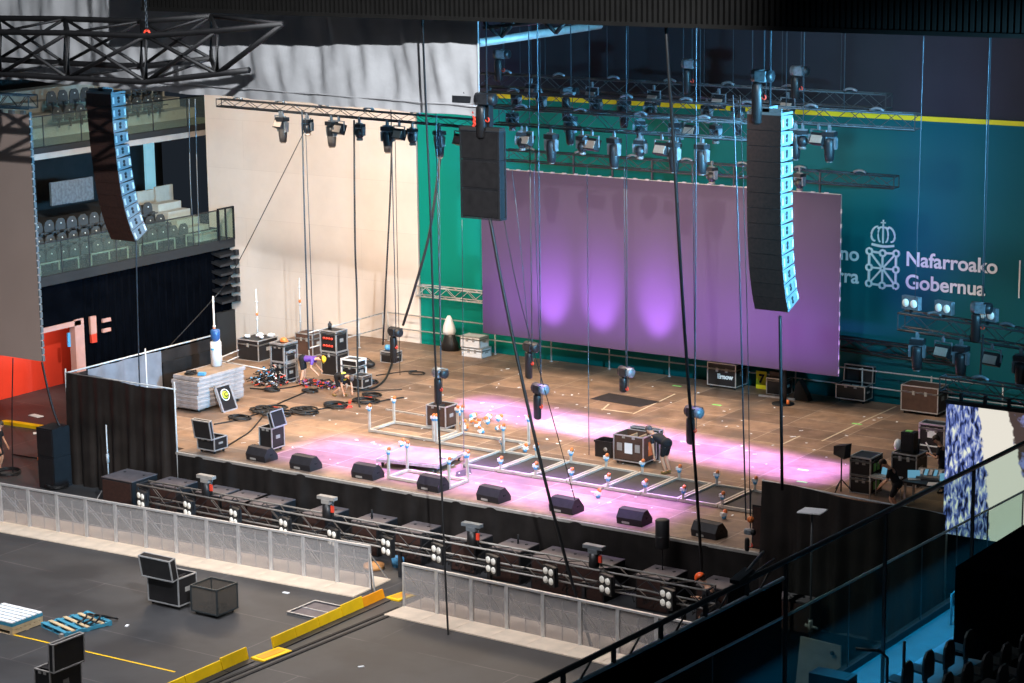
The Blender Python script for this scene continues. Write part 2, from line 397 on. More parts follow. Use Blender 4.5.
r0 = root('wall_lamp_column', 'narrow pink and red box fixed to the black curtain right of the red doorway', 'wall box', p)
G().bb(-.05, .05, -.16, .16, -.15, .55).build('upper_box', 'pinkframe', r0); G().bb(-.06, .06, -.14, .14, -.5, -.15).build('lower_box', 'red', r0)
for i, yy in enumerate((320, 330)):
    p = atX(106, yy, XL-.2)
    tag(G().bb(-.03, .06, -.22, .22, -.07, .07).build('cable_hook', 'pinkframe', loc=p), ['upper', 'lower'][i]+' of two small pink brackets on the black curtain', 'bracket')

def slabs():
    g = G(); YA = 44
    g.bb(XL-.35, XL, YA, Yend, zB-.34, zB-.04)
    struct(g.build('trim_2', 'darkconcrete', origin=(XL, 60, zB)))
    g = G(); g.bb(XL-1.2, XL-.0, YA, Yend, zB-.04, zB+.04)
    for k in range(1, 4): g.bb(XL-.9-.9*k, XL-.9*k, YA, Yend-.1*k, zB-.04, zB+.40*k)
    g.bb(-75, XL-3.6, YA, 72.4, zB-.04, zB+1.2)
    struct(g.build('floor_balcony', 'darkconcrete', origin=(XL, 60, zB)))
    # right-hand stair end of the lower tier, paler
    g = G()
    for k in range(5): g.bb(XL-1.0-.5*k, XL-.5-.5*k, Yend-1.9, Yend-.5, zB, zB+.3*(k+1))
    tag(g.build('balcony_stairs', 'seatpale', origin=(XL-1, Yend-1, zB)), 'pale stair flight at the right end of the left balcony', 'stairs')
    struct(G().bb(-76, -75.5, 44, 76, 0, 16).build('wall_stand', 'standblack', origin=(-75, 60, 0)))
slabs()
XU = -66.5; zU = 9.42
g = G(); g.bb(XU-.3, XU, 44, 76, zU-.12, zU+.12); struct(g.build('trim_3', 'concrete', origin=(XU, 60, zU)))
g = G(); g.bb(XU-.25, XU+.02, 44, 76, zU+.12, zU+.36); struct(g.build('trim_4', 'darkconcrete', origin=(XU, 60, zU)))
g = G(); g.bb(-75, XU-.2, 44, 76, zU+.02, zU+.36)
for k in range(1, 5): g.bb(XU-1.4-.9*k-.9, XU-1.4-.9*k, 44, 76, zU+.3, zU+.36+.42*k)
struct(g.build('floor_upper_tier', 'seatpale', origin=(XU, 60, zU)))
struct(G().bb(-71.0, -70.9, 44, 76, zB+1.2, zU).build('wall_vomitory', 'standblack', origin=(-71, 60, 6)))
for i, (x0, y0, x1, y1, mt, lb) in enumerate(((52, 184, 71, 206, 'fixpale', 'bluish grey panel left of its twin above the left balcony seats'), (72, 181, 93, 203, 'fixpale', 'bluish grey panel right of its twin above the left balcony seats'),
      (138, 195, 154, 214, 'seatpale', 'beige panel with a split left of the lit door on the balcony'), (156, 190, 173, 209, 'seatpale', 'beige panel right of the lit door on the balcony'))):
    a = atX(x0, y1, -68.2); b = atX(x1, y0, -68.2)
    tag(G().bb(-68.3, -68.2, a.y, b.y, a.z, a.z+.95).build('wall_panel', mt, origin=a), lb, 'panel')
a = atX(147, 191, -70.8); b = atX(154, 140, -70.8)
struct(G().bb(-70.9, -70.8, a.y, b.y, a.z-.4, zU-.2).build('door_2', mat('lit_doorway', (.5, .7, .75), .5, emit=(.32, .75, .95), estr=.55), origin=a))
# balustrades of glass
def balustrade(nm, lb, X, z, y0, y1, h, step, n_):
    r = root(nm, lb, 'balustrade', (X, y0, z)); k = 0; y = 0
    while y < y1-y0-.1:
        e = min(y+step-.04, y1-y0); G().bb(-.01, .01, y, e, .02, h).build('glass_pane', 'glass', r); y += step
    g = G(); g.tube((0, 0, h+.02), (0, y1-y0, h+.02), .025)
    y = 0
    while y < y1-y0: g.bb(-.02, .02, y-.03, y, 0, h); y += step
    g.build('handrail', 'rigdark', r); return r
balustrade('glass_balustrade', 'glass balustrade in front of the lower row of seats on the left balcony', XL-.05, zB+.04, 52, Yend-1.0, 1.25, 1.5, 0)
balustrade('glass_balustrade', 'glass balustrade of the upper tier above the concrete band at left', XU-.05, zU+.36, 52, 75.9, 1.2, 2.1, 0)
r = root('end_railing', 'black framed glass railing at the right end of the left balcony', 'railing', (XL-.02, Yend-1.0, zB))
G().frame(.03, .95, 1.35, .03, 0, 0, .5).build('rail_frame', 'black', r); G().bb(-.01, .01, .03, .97, .05, 1.3).build('glass_pane', 'glass', r); G().bb(-.03, .03, .44, .5, 0, 1.35).build('post', 'black', r)
# vents / black boxes under the end of the balcony
for i in range(6):
    p = atX(222, 252+i*9.3, XL-.3)
    r = root('wall_speaker_louvre', nth(i).replace('leftmost', 'topmost').replace('from left', 'from top')+' black louvre under the right end of the left balcony', 'louvre', (XL+.1, Yend-.7, p.z))
    G().prism([(-.4, -.5, 0), (-.4, .55, 0), (.1, .55, -.12), (.1, -.5, -.12)], (0, 0, .1)).build('blade', 'fixture', r)
    G().bb(.02, .2, .38, .58, -.12, .1).build('end_block', 'fixpale' if 0 else 'fixture', r)
struct(G().bb(XL-.3, XL-.1, Yend-1.2, Yend-.05, 0, 2.2).build('wall_corner', 'darkconcrete', origin=(XL, Yend, 0)))

# --- stadium seats
def make_seat():
    r = root('stadium_seat', 'x', 'seat', (0, 0, 0))      # faces +X
    g = G(); vs = []
    prof = [(-.26, -.08), (-.28, .25), (-.23, .42), (-.12, .52), (.12, .52), (.23, .42), (.28, .25), (.26, -.08)]
    g.prism([(-.02, a, .32+b) for a, b in prof], (-.05, 0, 0)); g.build('backrest', 'seat', r)
    G().prism([(0, -.2, .40), (.36, -.19, .44), (.36, .19, .44), (0, .2, .40)], (0, 0, -.05)).build('seat_pan', 'seat', r)
    G().bb(-.02, .06, -.03, .03, 0, .4).build('bracket', 'fixture', r)
    G().ball((-.0, 0, .66), .03, 6).build('number_disc', 'white', r)
    return r
seat0 = make_seat(); first = [True]
def put_seat(loc, label, group, rz=0):
    if first[0]:
        first[0] = False; seat0.location = loc; seat0['label'] = label; seat0['group'] = group; seat0.rotation_euler = (0, 0, rz); return seat0
    c = copy_tree(seat0, label, loc, rz); c['group'] = group; return c
for row, (xo, zo) in enumerate(((-.75, .04), (-1.62, .42), (-2.5, .82))):
    rown = ['front', 'middle', 'back'][row]
    n = 0; y = 61.4+.2*row
    ys = []
    while y < Yend-2.2: ys.append(y); y += .63
    for k, y in enumerate(ys):
        put_seat((XL+xo, y, zB+zo), 'grey seat in the %s row of the left balcony, %s' % (rown, nth(k, len(ys)) if k < 20 else 'towards the right end'), 'seats in the %s row of the left balcony' % rown)
for k in range(4):
    L0 = 61.5+k*2.75
    g = G(); g.bb(-.02, .02, 0, 2.1, .42, .47); g.bb(-.02, .02, 0, .05, 0, .45); g.bb(-.02, .02, 2.05, 2.1, 0, .45); g.bb(-.02, .02, 1.0, 1.05, .1, .45)
    tag(g.build('seat_guard_rail', 'seatrail', loc=(XL-.25, L0, zB+.04)), '%s pale low guard rail before the front balcony seats' % nth(k, 4), 'rail', 'guard rails on the left balcony')
for row, (xo, zo, px0, px1) in enumerate(((-1.95, .40, 52, 84), (-2.9, .95, 46, 86))):
    a = atX(px0, 118-row*14, XU+xo).y; k = 0
    while k < 4:
        put_seat((XU+xo, a+.35+k*.66, zU+.36+zo), 'dark upper tier seat left of the speaker column, %s row, %s' % (['front', 'back'][row], nth(k, 4)), 'upper tier seats left of the speaker column'); k += 1
    a = atX(122, 112-row*14, XU+xo).y; k = 0
    while k < 4:
        put_seat((XU+xo, a+.3+k*.66, zU+.36+zo), 'dark upper tier seat right of the speaker column, %s row, %s' % (['front', 'back'][row], nth(k, 4)), 'upper tier seats right of the speaker column'); k += 1
    if row == 0: pass

# ================================================================== STAGE
SX0, SX1, SY0, SY1 = -50.4, -28.9, 54.15, 72.3
r = root('stage_platform', 'large brown boarded stage floor with a black cloth skirt along its front', 'stage', (-40, 54.15, 0))
g = G(); g.bb(SX0, -21.9, SY0, SY1, ST-.18, ST); g.bb(-59.2, SX0, 62.5, SY1, ST-.18, ST); g.bb(-55.2, SX0, 57.6, 62.5, ST-.18, ST); g.bb(-55.2, SX0, 54.5, 57.6, ST-.18, ST); dk = g
dk.v = [p-Vector((-40, 54.15, 0)) for p in dk.v]; dk.build('deck', 'stage', r)
# front skirt with soft folds
g = G(); n = 260; vs = []; fs = []
for i in range(n+1):
    x = SX0+(-28.6-SX0)*i/n
    off = .05*math.sin(x*3.1)+.04*math.sin(x*7.3+1)+.03*math.sin(x*1.3)
    for z, kx in ((ST-.02, .15), (ST-.5, 1), (ST-1.2, 1.6), (0.0, 2.2)):
        vs.append((x+40, -.08-abs(off)*kx, z))
for i in range(n):
    for j in range(3): fs.append((i*4+j, i*4+j+1, (i+1)*4+j+1, (i+1)*4+j))
g.add(vs, fs, True); g.build('front_skirt', 'blackcloth', r)
g = G(); g.bb(SX0+40, -28.6+40, -.1, .0, ST-.10, ST-.02); g.build('edge_profile', 'steelpale', r)
def path_on_stage(pts, z=ST): return [(on(x, y)).to_tuple() for x, y in pts]

# --- green banner with yellow stripe, lettering and emblem
BY = 72.55
rb = root('green_banner', 'huge green wall banner with yellow top stripe and white lettering behind the stage', 'banner', (-40, BY, 0))
G().bb(-14.05, 30, 0, .03, .3, 11.85).build('sheet', 'green', rb)
G().bb(-14.05, 30, -.01, .02, 11.74, 11.90).build('top_stripe', 'yellow', rb)
def text(body, x0, z0, size, parent, matn, off=.01, sx=1, name='lettering', y=-.04, rz=0, right=False, ext=.005):
    c = bpy.data.curves.new('t', 'FONT'); c.body = body; c.size = size; c.offset = off; c.extrude = ext
    if right: c.align_x = 'RIGHT'
    o = bpy.data.objects.new('t', c); COL.objects.link(o); bpy.context.view_layer.update()
    dg = bpy.context.evaluated_depsgraph_get(); me = bpy.data.meshes.new_from_object(o.evaluated_get(dg)); bpy.data.objects.remove(o)
    me.materials.clear(); me.materials.append(M[matn]); me.name = name
    q = bpy.data.objects.new(name, me); COL.objects.link(q); q.parent = parent
    q.location = (x0, y, z0); q.rotation_euler = (R(90), 0, rz); q.scale = (sx, 1, 1); return q
text('Nafarroako', 6.90, 6.72, .70, rb, 'white', .015, 1.03)
text('Gobernua', 6.90, 5.92, .70, rb, 'white', .015, 1.03)
text('Gobierno', 5.14, 6.72, .70, rb, 'white', .015, 1.03, right=True)
text('de Navarra', 5.14, 5.92, .70, rb, 'white', .015, 1.03, right=True)
G().bb(11.03, 11.08, -.03, .02, 5.95, 7.24).build('divider_bar', 'white', rb)
def emblem(parent, cx, cz, wd, ht, crown=True):
    g = G(); y = -.03; W = wd/2; Hh = ht/2
    nodes = [(-W, Hh), (0, Hh*.95), (W, Hh), (-W, 0), (W, 0), (-W, -Hh), (0, -Hh*1.05), (W, -Hh)]
    for a, b in nodes: g.path([(cx+a*.12, y, cz+b*.12), (cx+a*.86, y, cz+b*.86)], .042, 4)
    for i, j in ((0, 1), (1, 2), (0, 3), (3, 5), (2, 4), (4, 7), (5, 6), (6, 7)):
        p = Vector((cx+nodes[i][0], y, cz+nodes[i][1])); q = Vector((cx+nodes[j][0], y, cz+nodes[j][1])); t = (q-p).normalized()*.1
        g.path([p+t, q-t], .05, 4)
    for a, b in nodes+[(0, 0)]:
        rr = .11 if (a, b) != (0, 0) else .075
        g.path([(cx+a+rr*math.cos(q*PI/6), y, cz+b+rr*math.sin(q*PI/6)) for q in range(13)], .045, 4)
    # crown
    b0 = cz+Hh+.24
    g.path([(cx-.42+.84*i/8, y, b0+.05*math.cos((i-4)/4*PI/2)*-1+.02) for i in range(9)], .055, 4)
    for s_ in (-1, 1):
        g.path([(cx+s_*(.30+.19*math.sin(t)-.05*(1-math.cos(t))), y, b0+.14+.26*(1-math.cos(t))) for t in [PI*i/8 for i in range(9)]], .04, 4)
        g.path([(cx+s_*(.10+.09*math.sin(t)), y, b0+.12+.25*(1-math.cos(t))) for t in [PI*i/8 for i in range(9)]], .032, 4)
        g.path([(cx+s_*(.20*math.cos(t)), y, b0+.58+.06*math.sin(t)) for t in [PI/2*i/4 for i in range(5)]], .04, 4)
    g.path([(cx, y, b0+.08), (cx, y, b0+.72)], .035, 4); g.path([(cx-.09, y, b0+.80), (cx+.09, y, b0+.80)], .03, 4); g.path([(cx, y, b0+.7), (cx, y, b0+.9)], .03, 4)
    return g.build('chain_and_crown_emblem', 'white', parent)
emblem(rb, 6.03, 6.53, 1.02, 1.14)

# --- centre screen
PX0, PX1, PZ0, PZ1 = -50.0, -34.0, 2.85, 9.3
PY = 69.3
a = atY(483, 333, PY); b = atY(838, 373, PY); c = atY(841, 195, PY)
rp = root('projection_screen', 'wide grey stage screen glowing purple hung at the back of the stage', 'screen', (a.x, PY, a.z))
wS, hS = b.x-a.x, c.z-a.z
G().bb(0, wS, 0, .08, 0, hS).build('panel', 'screen', rp)
g = G()
for i in range(int(wS/.5)): g.bb(.1+i*.5, .25+i*.5, 0, .06, hS, hS+.05)
for i in range(int(hS/.5)): g.bb(wS, wS+.04, 0, .06, .1+i*.5, .25+i*.5)
g.bb(0, wS, .02, .06, hS, hS+.02); g.bb(wS, wS+.015, .02, .06, 0, hS)
g.build('panel_clamps', 'steelpale', rp)
for k in range(9): G().bb(.8+k*(wS-1.6)/8-.03, .8+k*(wS-1.6)/8+.03, .0, .06, hS+.02, hS+.75).build('hanging_strap', 'rigdark', rp)
for k, (px, z) in enumerate(((552, 4.9), (601, 4.9), (658, 4.8))):
    q = atY(px, 275, PY)
    spot('purple_uplight_%d' % k, (q.x, PY-1.9, ST+.5), (q.x, PY, 5.1), 36, 6800, (.46, .18, 1), 1, .15)
area('purple_wash_screen', (a.x+wS*.5, PY-3.2, ST+.3), (a.x+wS*.5, PY, 5.6), 15, .5, 800, (.40, .14, 1), 66)

# --- back railing along the stage, left side railing
def railing(name, label, pts, h=1.1, mid=.55, posts=2.4, matn='steel', base=ST):
    a = Vector(pts[0]); r = root(name, label, 'railing', a); g = G(); 
    P = [Vector(p)-a for p in pts]
    for zz in (h, mid): g.path([p+Vector((0, 0, zz)) for p in P], .028, 6)
    g.build('rails', matn, r)
    for p, q in zip(P[:-1], P[1:]):
        L = (q-p).length; n = max(1, round(L/posts))
        for i in range(n+(1 if q is P[-1] else 0)):
            t = p+(q-p)*(i/n); G().tube(t, t+Vector((0, 0, h+.06)), .03).build('post', matn, r)
            G().lathe([(.07, 0), (.07, .02)], t, 8).build('post_foot', matn, r)
    return r
cornr = on(369, 346)
railing('stage_railing', 'long galvanised safety railing along the rear edge of the stage', [(cornr.x, 72.1, ST), (-24, 72.1, ST)], 1.15, .55, 2.6)
railing('stage_railing', 'short galvanised railing running forward at the rear left corner of the stage', [(cornr.x-.1, 71.9, ST), (cornr.x-.1, 67.2, ST)], 1.15, .55, 1.5)

# --- black enclosure at the front left corner
zt = atY(65, 373, 54.2).z
r = root('black_cloth_enclosure', 'black cloth covered scaffold enclosure at the left front corner of the stage', 'enclosure', (-55.4, 54.2, 0))
g = G(); vs = []; fs = []; n = 60
for i in range(n+1):
    x = 5.0*i/n
    for z, kx in ((zt, .1), (zt*.66, .7), (zt*.33, 1.2), (0, 1.6)):
        vs.append((x, -.05*kx*(1+math.sin(x*9)+.6*math.sin(x*17+2)), z+(.06*math.sin(x*1.3) if z == zt else 0)))
for i in range(n):
    for j in range(3): fs.append((i*4+j, i*4+j+1, i*4+j+5, i*4+j+4))
g.add(vs, fs, True); g.build('front_cloth', 'tarp', r)
g = G(); g.bb(-.03, .0, 0, 7.5, 0, zt-.1); g.build('side_cloth', 'tarp', r)
g = G()
vs = []; fs = []
for i in range(41):
    y = 1.0+3.6*i/40
    for z in (ST, 2.7, zt-.05): vs.append((.06+.05*math.sin(y*6), y, z))
for i in range(40):
    for j in range(2): fs.append((i*3+j, i*3+j+1, i*3+j+4, i*3+j+3))
g.add(vs, fs, True); g.build('grey_liner', 'liner', r); G().bb(.02, .06, 4.7, 7.3, ST, zt-.5).build('black_liner', 'blackcloth', r)
g = G(); g.tube((0, 0, zt), (0, 7.8, zt), .03); g.tube((0, .0, zt+.02), (5.0, 0, zt+.02), .025); g.tube((0, 7.8, zt-.6), (0, 6.2, zt-.9), .025)
for y in (0, 3.9, 7.8): g.tube((0, y, 0), (0, y, zt+.15), .03)
g.tube((5.05, -.12, .2), (5.05, -.12, zt+.3), .03); g.tube((0, 7.8, zt-1.0), (2.2, 7.8, zt-1.1), .025)
g.build('scaffold_tubes', 'steel', r)
p = atY(106, 425, 53.2)
r = root('floor_stand', 'thin grey telescopic stand in front of the black cloth enclosure', 'stand', (p.x, 53.2, 0))
G().tube((0, 0, .3), (0, 0, p.z), .025).build('pole', 'steel', r); G().tube((0, 0, 1.3), (0, 0, 1.6), .05).build('clamp', 'steel', r)
for k in range(3): G().tube((0, 0, .7), (.5*math.cos(k*2.1), .5*math.sin(k*2.1), .02), .018).build('leg', 'steel', r)

# --- right front drape panel
r = root('stage_side_drape', 'dark brown-black cloth panel closing the right front corner of the stage', 'drape', (-28.75, 54.0, 0))
vs = []; fs = []; n = 70; Lx = 5.4; g = G()
for i in range(n+1):
    x = Lx*i/n; zt2 = 3.86-.03*x+.04*math.sin(x*1.7)
    for z, kx in ((zt2, .1), (zt2*.66, .8), (zt2*.33, 1.2), (0, 1.5)):
        vs.append((x, -.07*kx*(1+math.sin(x*6)+.7*math.sin(x*11+1)), z))
for i in range(n):
    for j in range(3): fs.append((i*4+j, i*4+j+1, i*4+j+5, i*4+j+4))
g.add(vs, fs, True); g.build('cloth', 'tarp', r)
g = G(); g.tube((0, .05, 3.86), (Lx, .05, 3.7), .03); g.tube((0, .05, 0), (0, .05, 3.9), .03); g.tube((Lx, .05, 0), (Lx, .05, 3.7), .03); g.build('tube_frame', 'steel', r)

# ================================================================== RIG
def truss(name, label, A, B, size=.42, tri=False, bay=.6, matn='rig', r_=.026, h=None, parent=None, group=None, deco=False):
    """A, B: centres of the upper front chord ends."""
    A = Vector(A); B = Vector(B); ax = (B-A); L = ax.length; ax.normalize()
    side = Vector((0, 0, 1)).cross(ax).normalized()*size; up = Vector((0, 0, -(h or size)))
    r = root(name, label, 'truss', A, 0, group)
    g = G()
    if tri: ch = [Vector(), side, side*.5+up]
    else: ch = [Vector(), side, side+up, up]
    for c in ch: g.tube(c, c+ax*L, r_, 6)
    g.build('chords', matn, r)
    g = G(); n = max(2, round(L/bay)); k = len(ch)
    for i in range(n):
        for j in range(k):
            a, b = ch[j], ch[(j+1) % k]
            if i % 2: a, b = b, a
            g.tube(a+ax*(L*i/n), b+ax*(L*(i+1)/n), r_*.55, 4)
    for e in (0, L):
        for j in range(k): g.tube(ch[j]+ax*e, ch[(j+1) % k]+ax*e, r_*.7, 4)
    g.build('lattice', matn, r)
    if deco:
        n = int(L/2.2)
        for i in range(n):
            x = .8+i*2.2; s = side*.5
            g = G(); g.path([s+ax*(x+j*.09)+Vector((0, 0, .05+.07*math.sin(j/5*PI))) for j in range(6)], .045, 5); g.build('cable_wrap', 'fixpale', r)
        g = G(); g.path([ch[-1]+ax*(L*j/20)+Vector((0, 0, -.03)) for j in range(21)], .014, 4)
        for i in range(int(L/.5)):
            g.path([ch[-1]+ax*(i*.5+.02*j)+Vector((0, 0, -.02-.05*math.sin(j/5*PI))) + (side*random.uniform(-.2, .2) if 0 else Vector()) for j in range(0, 26, 5)], .014, 4)
        g.build('hanging_cable_run', 'cable', r)
    return r
def tpos(A, B, t): return Vector(A)+(Vector(B)-Vector(A))*t
T1a, T1b = atY(478, 73.5, 66), atY(886, 95, 66)
T2a, T2b = atY(484, 92, 63), atY(915, 115, 63)
T3a, T3b = atY(490, 108, 60), atY(770, 125, 60)
T4a, T4b = atY(503, 150, 69), atY(894, 177, 69)
truss('lighting_truss', 'uppermost rear lighting truss above the green banner, level with its yellow stripe', T1a, T1b, .45, deco=1)
truss('lighting_truss', 'middle lighting truss whose right end reaches furthest right below the yellow stripe', T2a, T2b, .45, deco=1)
truss('lighting_truss', 'front lighting truss with flood lamps ending behind the right speaker column', T3a, T3b, .50, deco=1)
truss('screen_truss', 'thin dark truss right above the top edge of the purple screen', T4a, T4b, .38, matn='rigdark', r_=.022, deco=1)
TLa, TLb = atY(216, 99, 64), atY(484, 121, 62.7)
truss('lighting_truss', 'side lighting truss under the grey drape in front of the beige wall', TLa, TLb, .26, matn='rigdark', r_=.022, deco=1)
truss('goal_post_truss', 'short silver truss on the green banner left of the purple screen', atY(416, 286, 72.12), atY(490, 294, 72.12), .4, bay=.5, matn='steel')
truss('goal_post_truss', 'dark truss on the green banner right of the purple screen', atY(835, 338, 72.1), atY(956, 354, 72.1), .42, bay=.8, matn='rigdark', r_=.035)
T6a, T6b = atY(898, 313, 60), atY(1090, 342, 60)
truss('lighting_truss', 'right wing lighting truss with flood lamps below the banner lettering', T6a, T6b, .48, bay=.55, deco=1, r_=.03)
T7a, T7b = atY(940, 377, 54.1), atY(1080, 398, 54.1)
truss('screen_truss', 'truss carrying the lit video wall at right', T7a, T7b, .38, bay=.5, deco=1)
truss('screen_truss', 'truss above the unlit brown screen at far left', atY(-60, 92, 54.3), atY(28, 96, 54.3), .42, bay=.5, deco=1)

# big dark roof truss in the upper left
def poly_truss(name, label, nodes, Yf, dy, mirror):
    r = root(name, label, 'truss', atY(*nodes[2][0], Yf))
    o = atY(*nodes[2][0], Yf)
    TF = [atY(*n[0], Yf)-o for n in nodes]; BF = [atY(*n[1], Yf)-o for n in nodes]
    off = Vector((-.9, .8, .32)); TB = [p+off for p in TF]; BB = [p+off for p in BF]
    g = G()
    for c in (TF, BF, TB[:-1], BB[:-1]): g.path(c, .085, 8)
    g.tube(TB[-2], TF[-1], .06)
    g.build('chords', 'blacktruss', r)
    g = G()
    for i in range(len(nodes)-1):
        g = G(); g.path([TB[i], TF[i], BF[i], BB[i], TB[i]], .07, 6); g.build('upright_frame', 'blacktruss', r)
    g = G()
    g.tube(BF[-2], TF[-1], .075)
    for i in range(len(nodes)-2):
        g.tube(TF[i], BF[i+1], .06); g.tube(BF[i], TF[i+1], .06); g.tube(TB[i], BB[i+1], .05); g.tube(BB[i], TB[i+1], .05)
        g.tube(TF[i], TB[i+1], .04); g.tube(BF[i], BB[i+1], .04)
    g.build('diagonals', 'blacktruss', r); return r
poly_truss('roof_truss', 'big black steel roof truss hanging in front of the silver grey drape',
   [((-75, 30), (-75, 68)), ((0, 32), (0, 74)), ((68, 33), (68, 78)), ((146, 36), (146, 82)), ((217, 31), (217, 74)), ((283, 24), (249, 70))], 46, 1.5, 1)
p = atY(147, 34, 46)
r = root('chain_sling', 'steel chain with a red hook holding the big roof truss', 'chain', p)
g = G()
for k in range(24):
    a = Rz(PI/2*(k % 2)); z = .15+k*.13
    g.path([a @ Vector((.035*math.cos(t), 0, .08*math.sin(t)))+Vector((0, 0, z+.08)) for t in [2*PI*j/8 for j in range(9)]], .016, 5)
g.build('chain', 'wire', r)
G().path([(.10*math.cos(t), 0, .10*math.sin(t)) for t in [PI*j/6-.4 for j in range(10)]], .035, 6).build('hook', 'red', r)

# silver grey drape
DA, DB = atY(-70, 73, 53.4), atY(479, 117, 50)

r = root('grey_drape', 'huge silver grey drape hanging below the ribbed roof fascia at upper left', 'drape', DA)
ax = DB-DA; n = 300; vs = []; fs = []; rows = [0, .28, .34, .6, .9, 1.2, 1.6, 2.0, 2.6, 3.2, 4.2, 5.2]
nn = ax.cross(Vector((0, 0, 1))).normalized()
for i in range(n+1):
    t = i/n; x = t*ax.length
    for z in rows:
        f = .07*math.sin(x*1.9+z*.5)+.05*math.sin(x*4.3-z*1.3)+.06*math.sin(x*.7+z*2)+.035*math.sin(z*3+x*7)+.02*math.sin(x*11+z*2)
        if z == .28: f += .02
        vs.append(ax*t+Vector((0, 0, z-.02*math.sin(x*2)*(z < .1)))+nn*f*(1 if z > .34 else .5))
k = len(rows)
for i in range(n):
    for j in range(k-1): fs.append((i*k+j, i*k+j+1, (i+1)*k+j+1, (i+1)*k+j))
g = G(); g.add(vs, fs, True); g.build('cloth', 'drape', r)
g = G(); g.path([(ax*(i/60)+nn*.09+Vector((0, 0, .29+.01*math.sin(i)))) for i in range(61)], .018, 5); g.tube(ax, ax+Vector((0, 0, 5.2)), .03); g.build('hem_rope', 'drape', r)
# roof beam
r = root('roof_beam', 'pale steel roof beam behind the fascia at the right edge of the grey drape', 'beam', atY(478, 43, 60))
q = atY(600, 25, 66)-atY(478, 43, 60)
G().path([(0, 0, 0), q], .14, 8).build('beam', 'steelpale', r)
g = G()
for (a, b) in (((484, 22), (500, 38)), ((500, 38), (515, 22)), ((500, 38), (503, 22)), ((545, 22), (556, 33)), ((556, 33), (565, 22)), ((484, 28), (560, 20))):
    g.tube(atY(*a, 61)-r.location, atY(*b, 61)-r.location, .07)
g.build('brace', 'blacktruss', r)

# --- moving heads, floods, hoists
def make_mover():
    r = root('moving_head_light', 'x', 'stage light', (0, 0, 0))
    g = G(); g.bb(-.05, .05, -.03, .03, -.06, .12); g.bb(-.18, .18, -.02, .02, -.10, -.06); g.build('clamp', 'fixpale', r)
    G().bb(-.20, .20, -.15, .15, -.24, -.10).build('base', 'fixture', r)
    g = G(); g.bb(-.20, .20, -.06, .06, -.30, -.24); g.prism([(.17, -.09, -.28), (.17, .09, -.28), (.17, .07, -.62), (.17, -.07, -.62)], (.07, 0, 0)); g.prism([(-.24, -.09, -.28), (-.24, .09, -.28), (-.24, .07, -.62), (-.24, -.07, -.62)], (.07, 0, 0))
    g.build('yoke', 'fixpale', r)
    h = G().lathe([(.07, -.28), (.15, -.31), (.16, -.45), (.165, -.62), (.15, -.80), (.13, -.98), (.09, -1.0)], (0, 0, 0), 12).build('head', 'fixture', r)
    G().lathe([(.10, -1.001), (.10, -1.03)], (0, 0, 0), 12).build('lens', 'lens', h)
    return r
def make_small():
    r = root('moving_head_light', 'x', 'stage light', (0, 0, 0))
    g = G(); g.bb(-.04, .04, -.03, .03, -.06, .12); g.bb(-.15, .15, -.02, .02, -.10, -.06); g.build('clamp', 'fixpale', r)
    G().bb(-.17, .17, -.13, .13, -.22, -.10).build('base', 'fixture', r)
    g = G(); g.bb(-.2, .2, -.05, .05, -.26, -.2)
    for s in (-1, 1): g.prism([(s*.17, -.08, -.22), (s*.17, .08, -.2), (s*.17, .06, -.50), (s*.17, -.06, -.50)], (s*.06, 0, 0))
    g.build('yoke', 'fixpale', r)
    h = G().ball((0, 0, -.44), .165, 12, (1, 1, 1.15)).build('head', 'fixture', r)
    G().lathe([(.11, -.60), (.12, -.66), (.1, -.68)], (0, 0, 0), 12).build('lens', 'lens', h)
    return r
def make_flood():
    r = root('flood_lamp', 'x', 'flood lamp', (0, 0, 0))
    g = G(); g.bb(-.04, .04, -.03, .03, -.06, .12); g.path([(-.30, 0, -.40), (-.30, 0, -.06), (.30, 0, -.06), (.30, 0, -.40)], .03, 4); g.build('yoke', 'fixpale', r)
    rot = Rx(R(-22))
    h = G().box((0, 0, -.34), (.52, .22, .36), rot).build('housing', 'fixture', r)
    G().box(rot @ Vector((0, -.12, -.03))+Vector((0, 0, -.34)), (.44, .02, .24), rot).build('lamp_face', 'floodface', h)
    return r
protos = {}
def place(kind, maker, loc, label, group=None, rz=0):
    if kind not in protos:
        o = maker(); protos[kind] = o; o['label'] = label; o.location = loc; o.rotation_euler = (0, 0, rz)
    else: o = copy_tree(protos[kind], label, loc, rz)
    if group: o['group'] = group
    return o
def on_line(A, B, px):      # point of the segment A-B seen at image column px
    lo, hi = -1.0, 2.0
    for _ in range(40):
        t = (lo+hi)/2; p = A+(B-A)*t-Vector((0, 0, CAMZ)); u = 512+FPX*p.dot(RT)/p.dot(FW)
        if u < px: lo = t
        else: hi = t
    return A+(B-A)*((lo+hi)/2)
FAM = {
 'side truss under the grey drape': (TLa, TLb, .26, [('mover', x) for x in (282, 331, 387, 439)]+[('small', x) for x in (307, 359, 412)]+[('flood', x) for x in (279.5, 338.5, 399, 460)]),
 'uppermost rear truss': (T1a, T1b, .45, [('small', x) for x in (490, 516, 541, 596, 650, 707)]+[('mover', x) for x in (624, 738)]+[('flood', x) for x in (531, 592, 654, 719, 788)]),
 'middle truss': (T2a, T2b, .45, [('mover', x) for x in (570, 676, 796, 830)]+[('small', x) for x in (512, 640, 716, 803)]+[('flood', x) for x in (691, 819)]),
 'front truss': (T3a, T3b, .50, [('mover', x) for x in (551, 614, 674, 702)]+[('small', x) for x in (522, 582, 640)]+[('flood', x) for x in (526, 592, 662)]),
 'right wing truss': (T6a, T6b, .48, [('mover', x) for x in (918, 962, 1022)]+[('flood', x) for x in (944, 993)]),
 'thin screen truss': (T4a, T4b, -.10, [('small', x) for x in (800, 712)]),
}
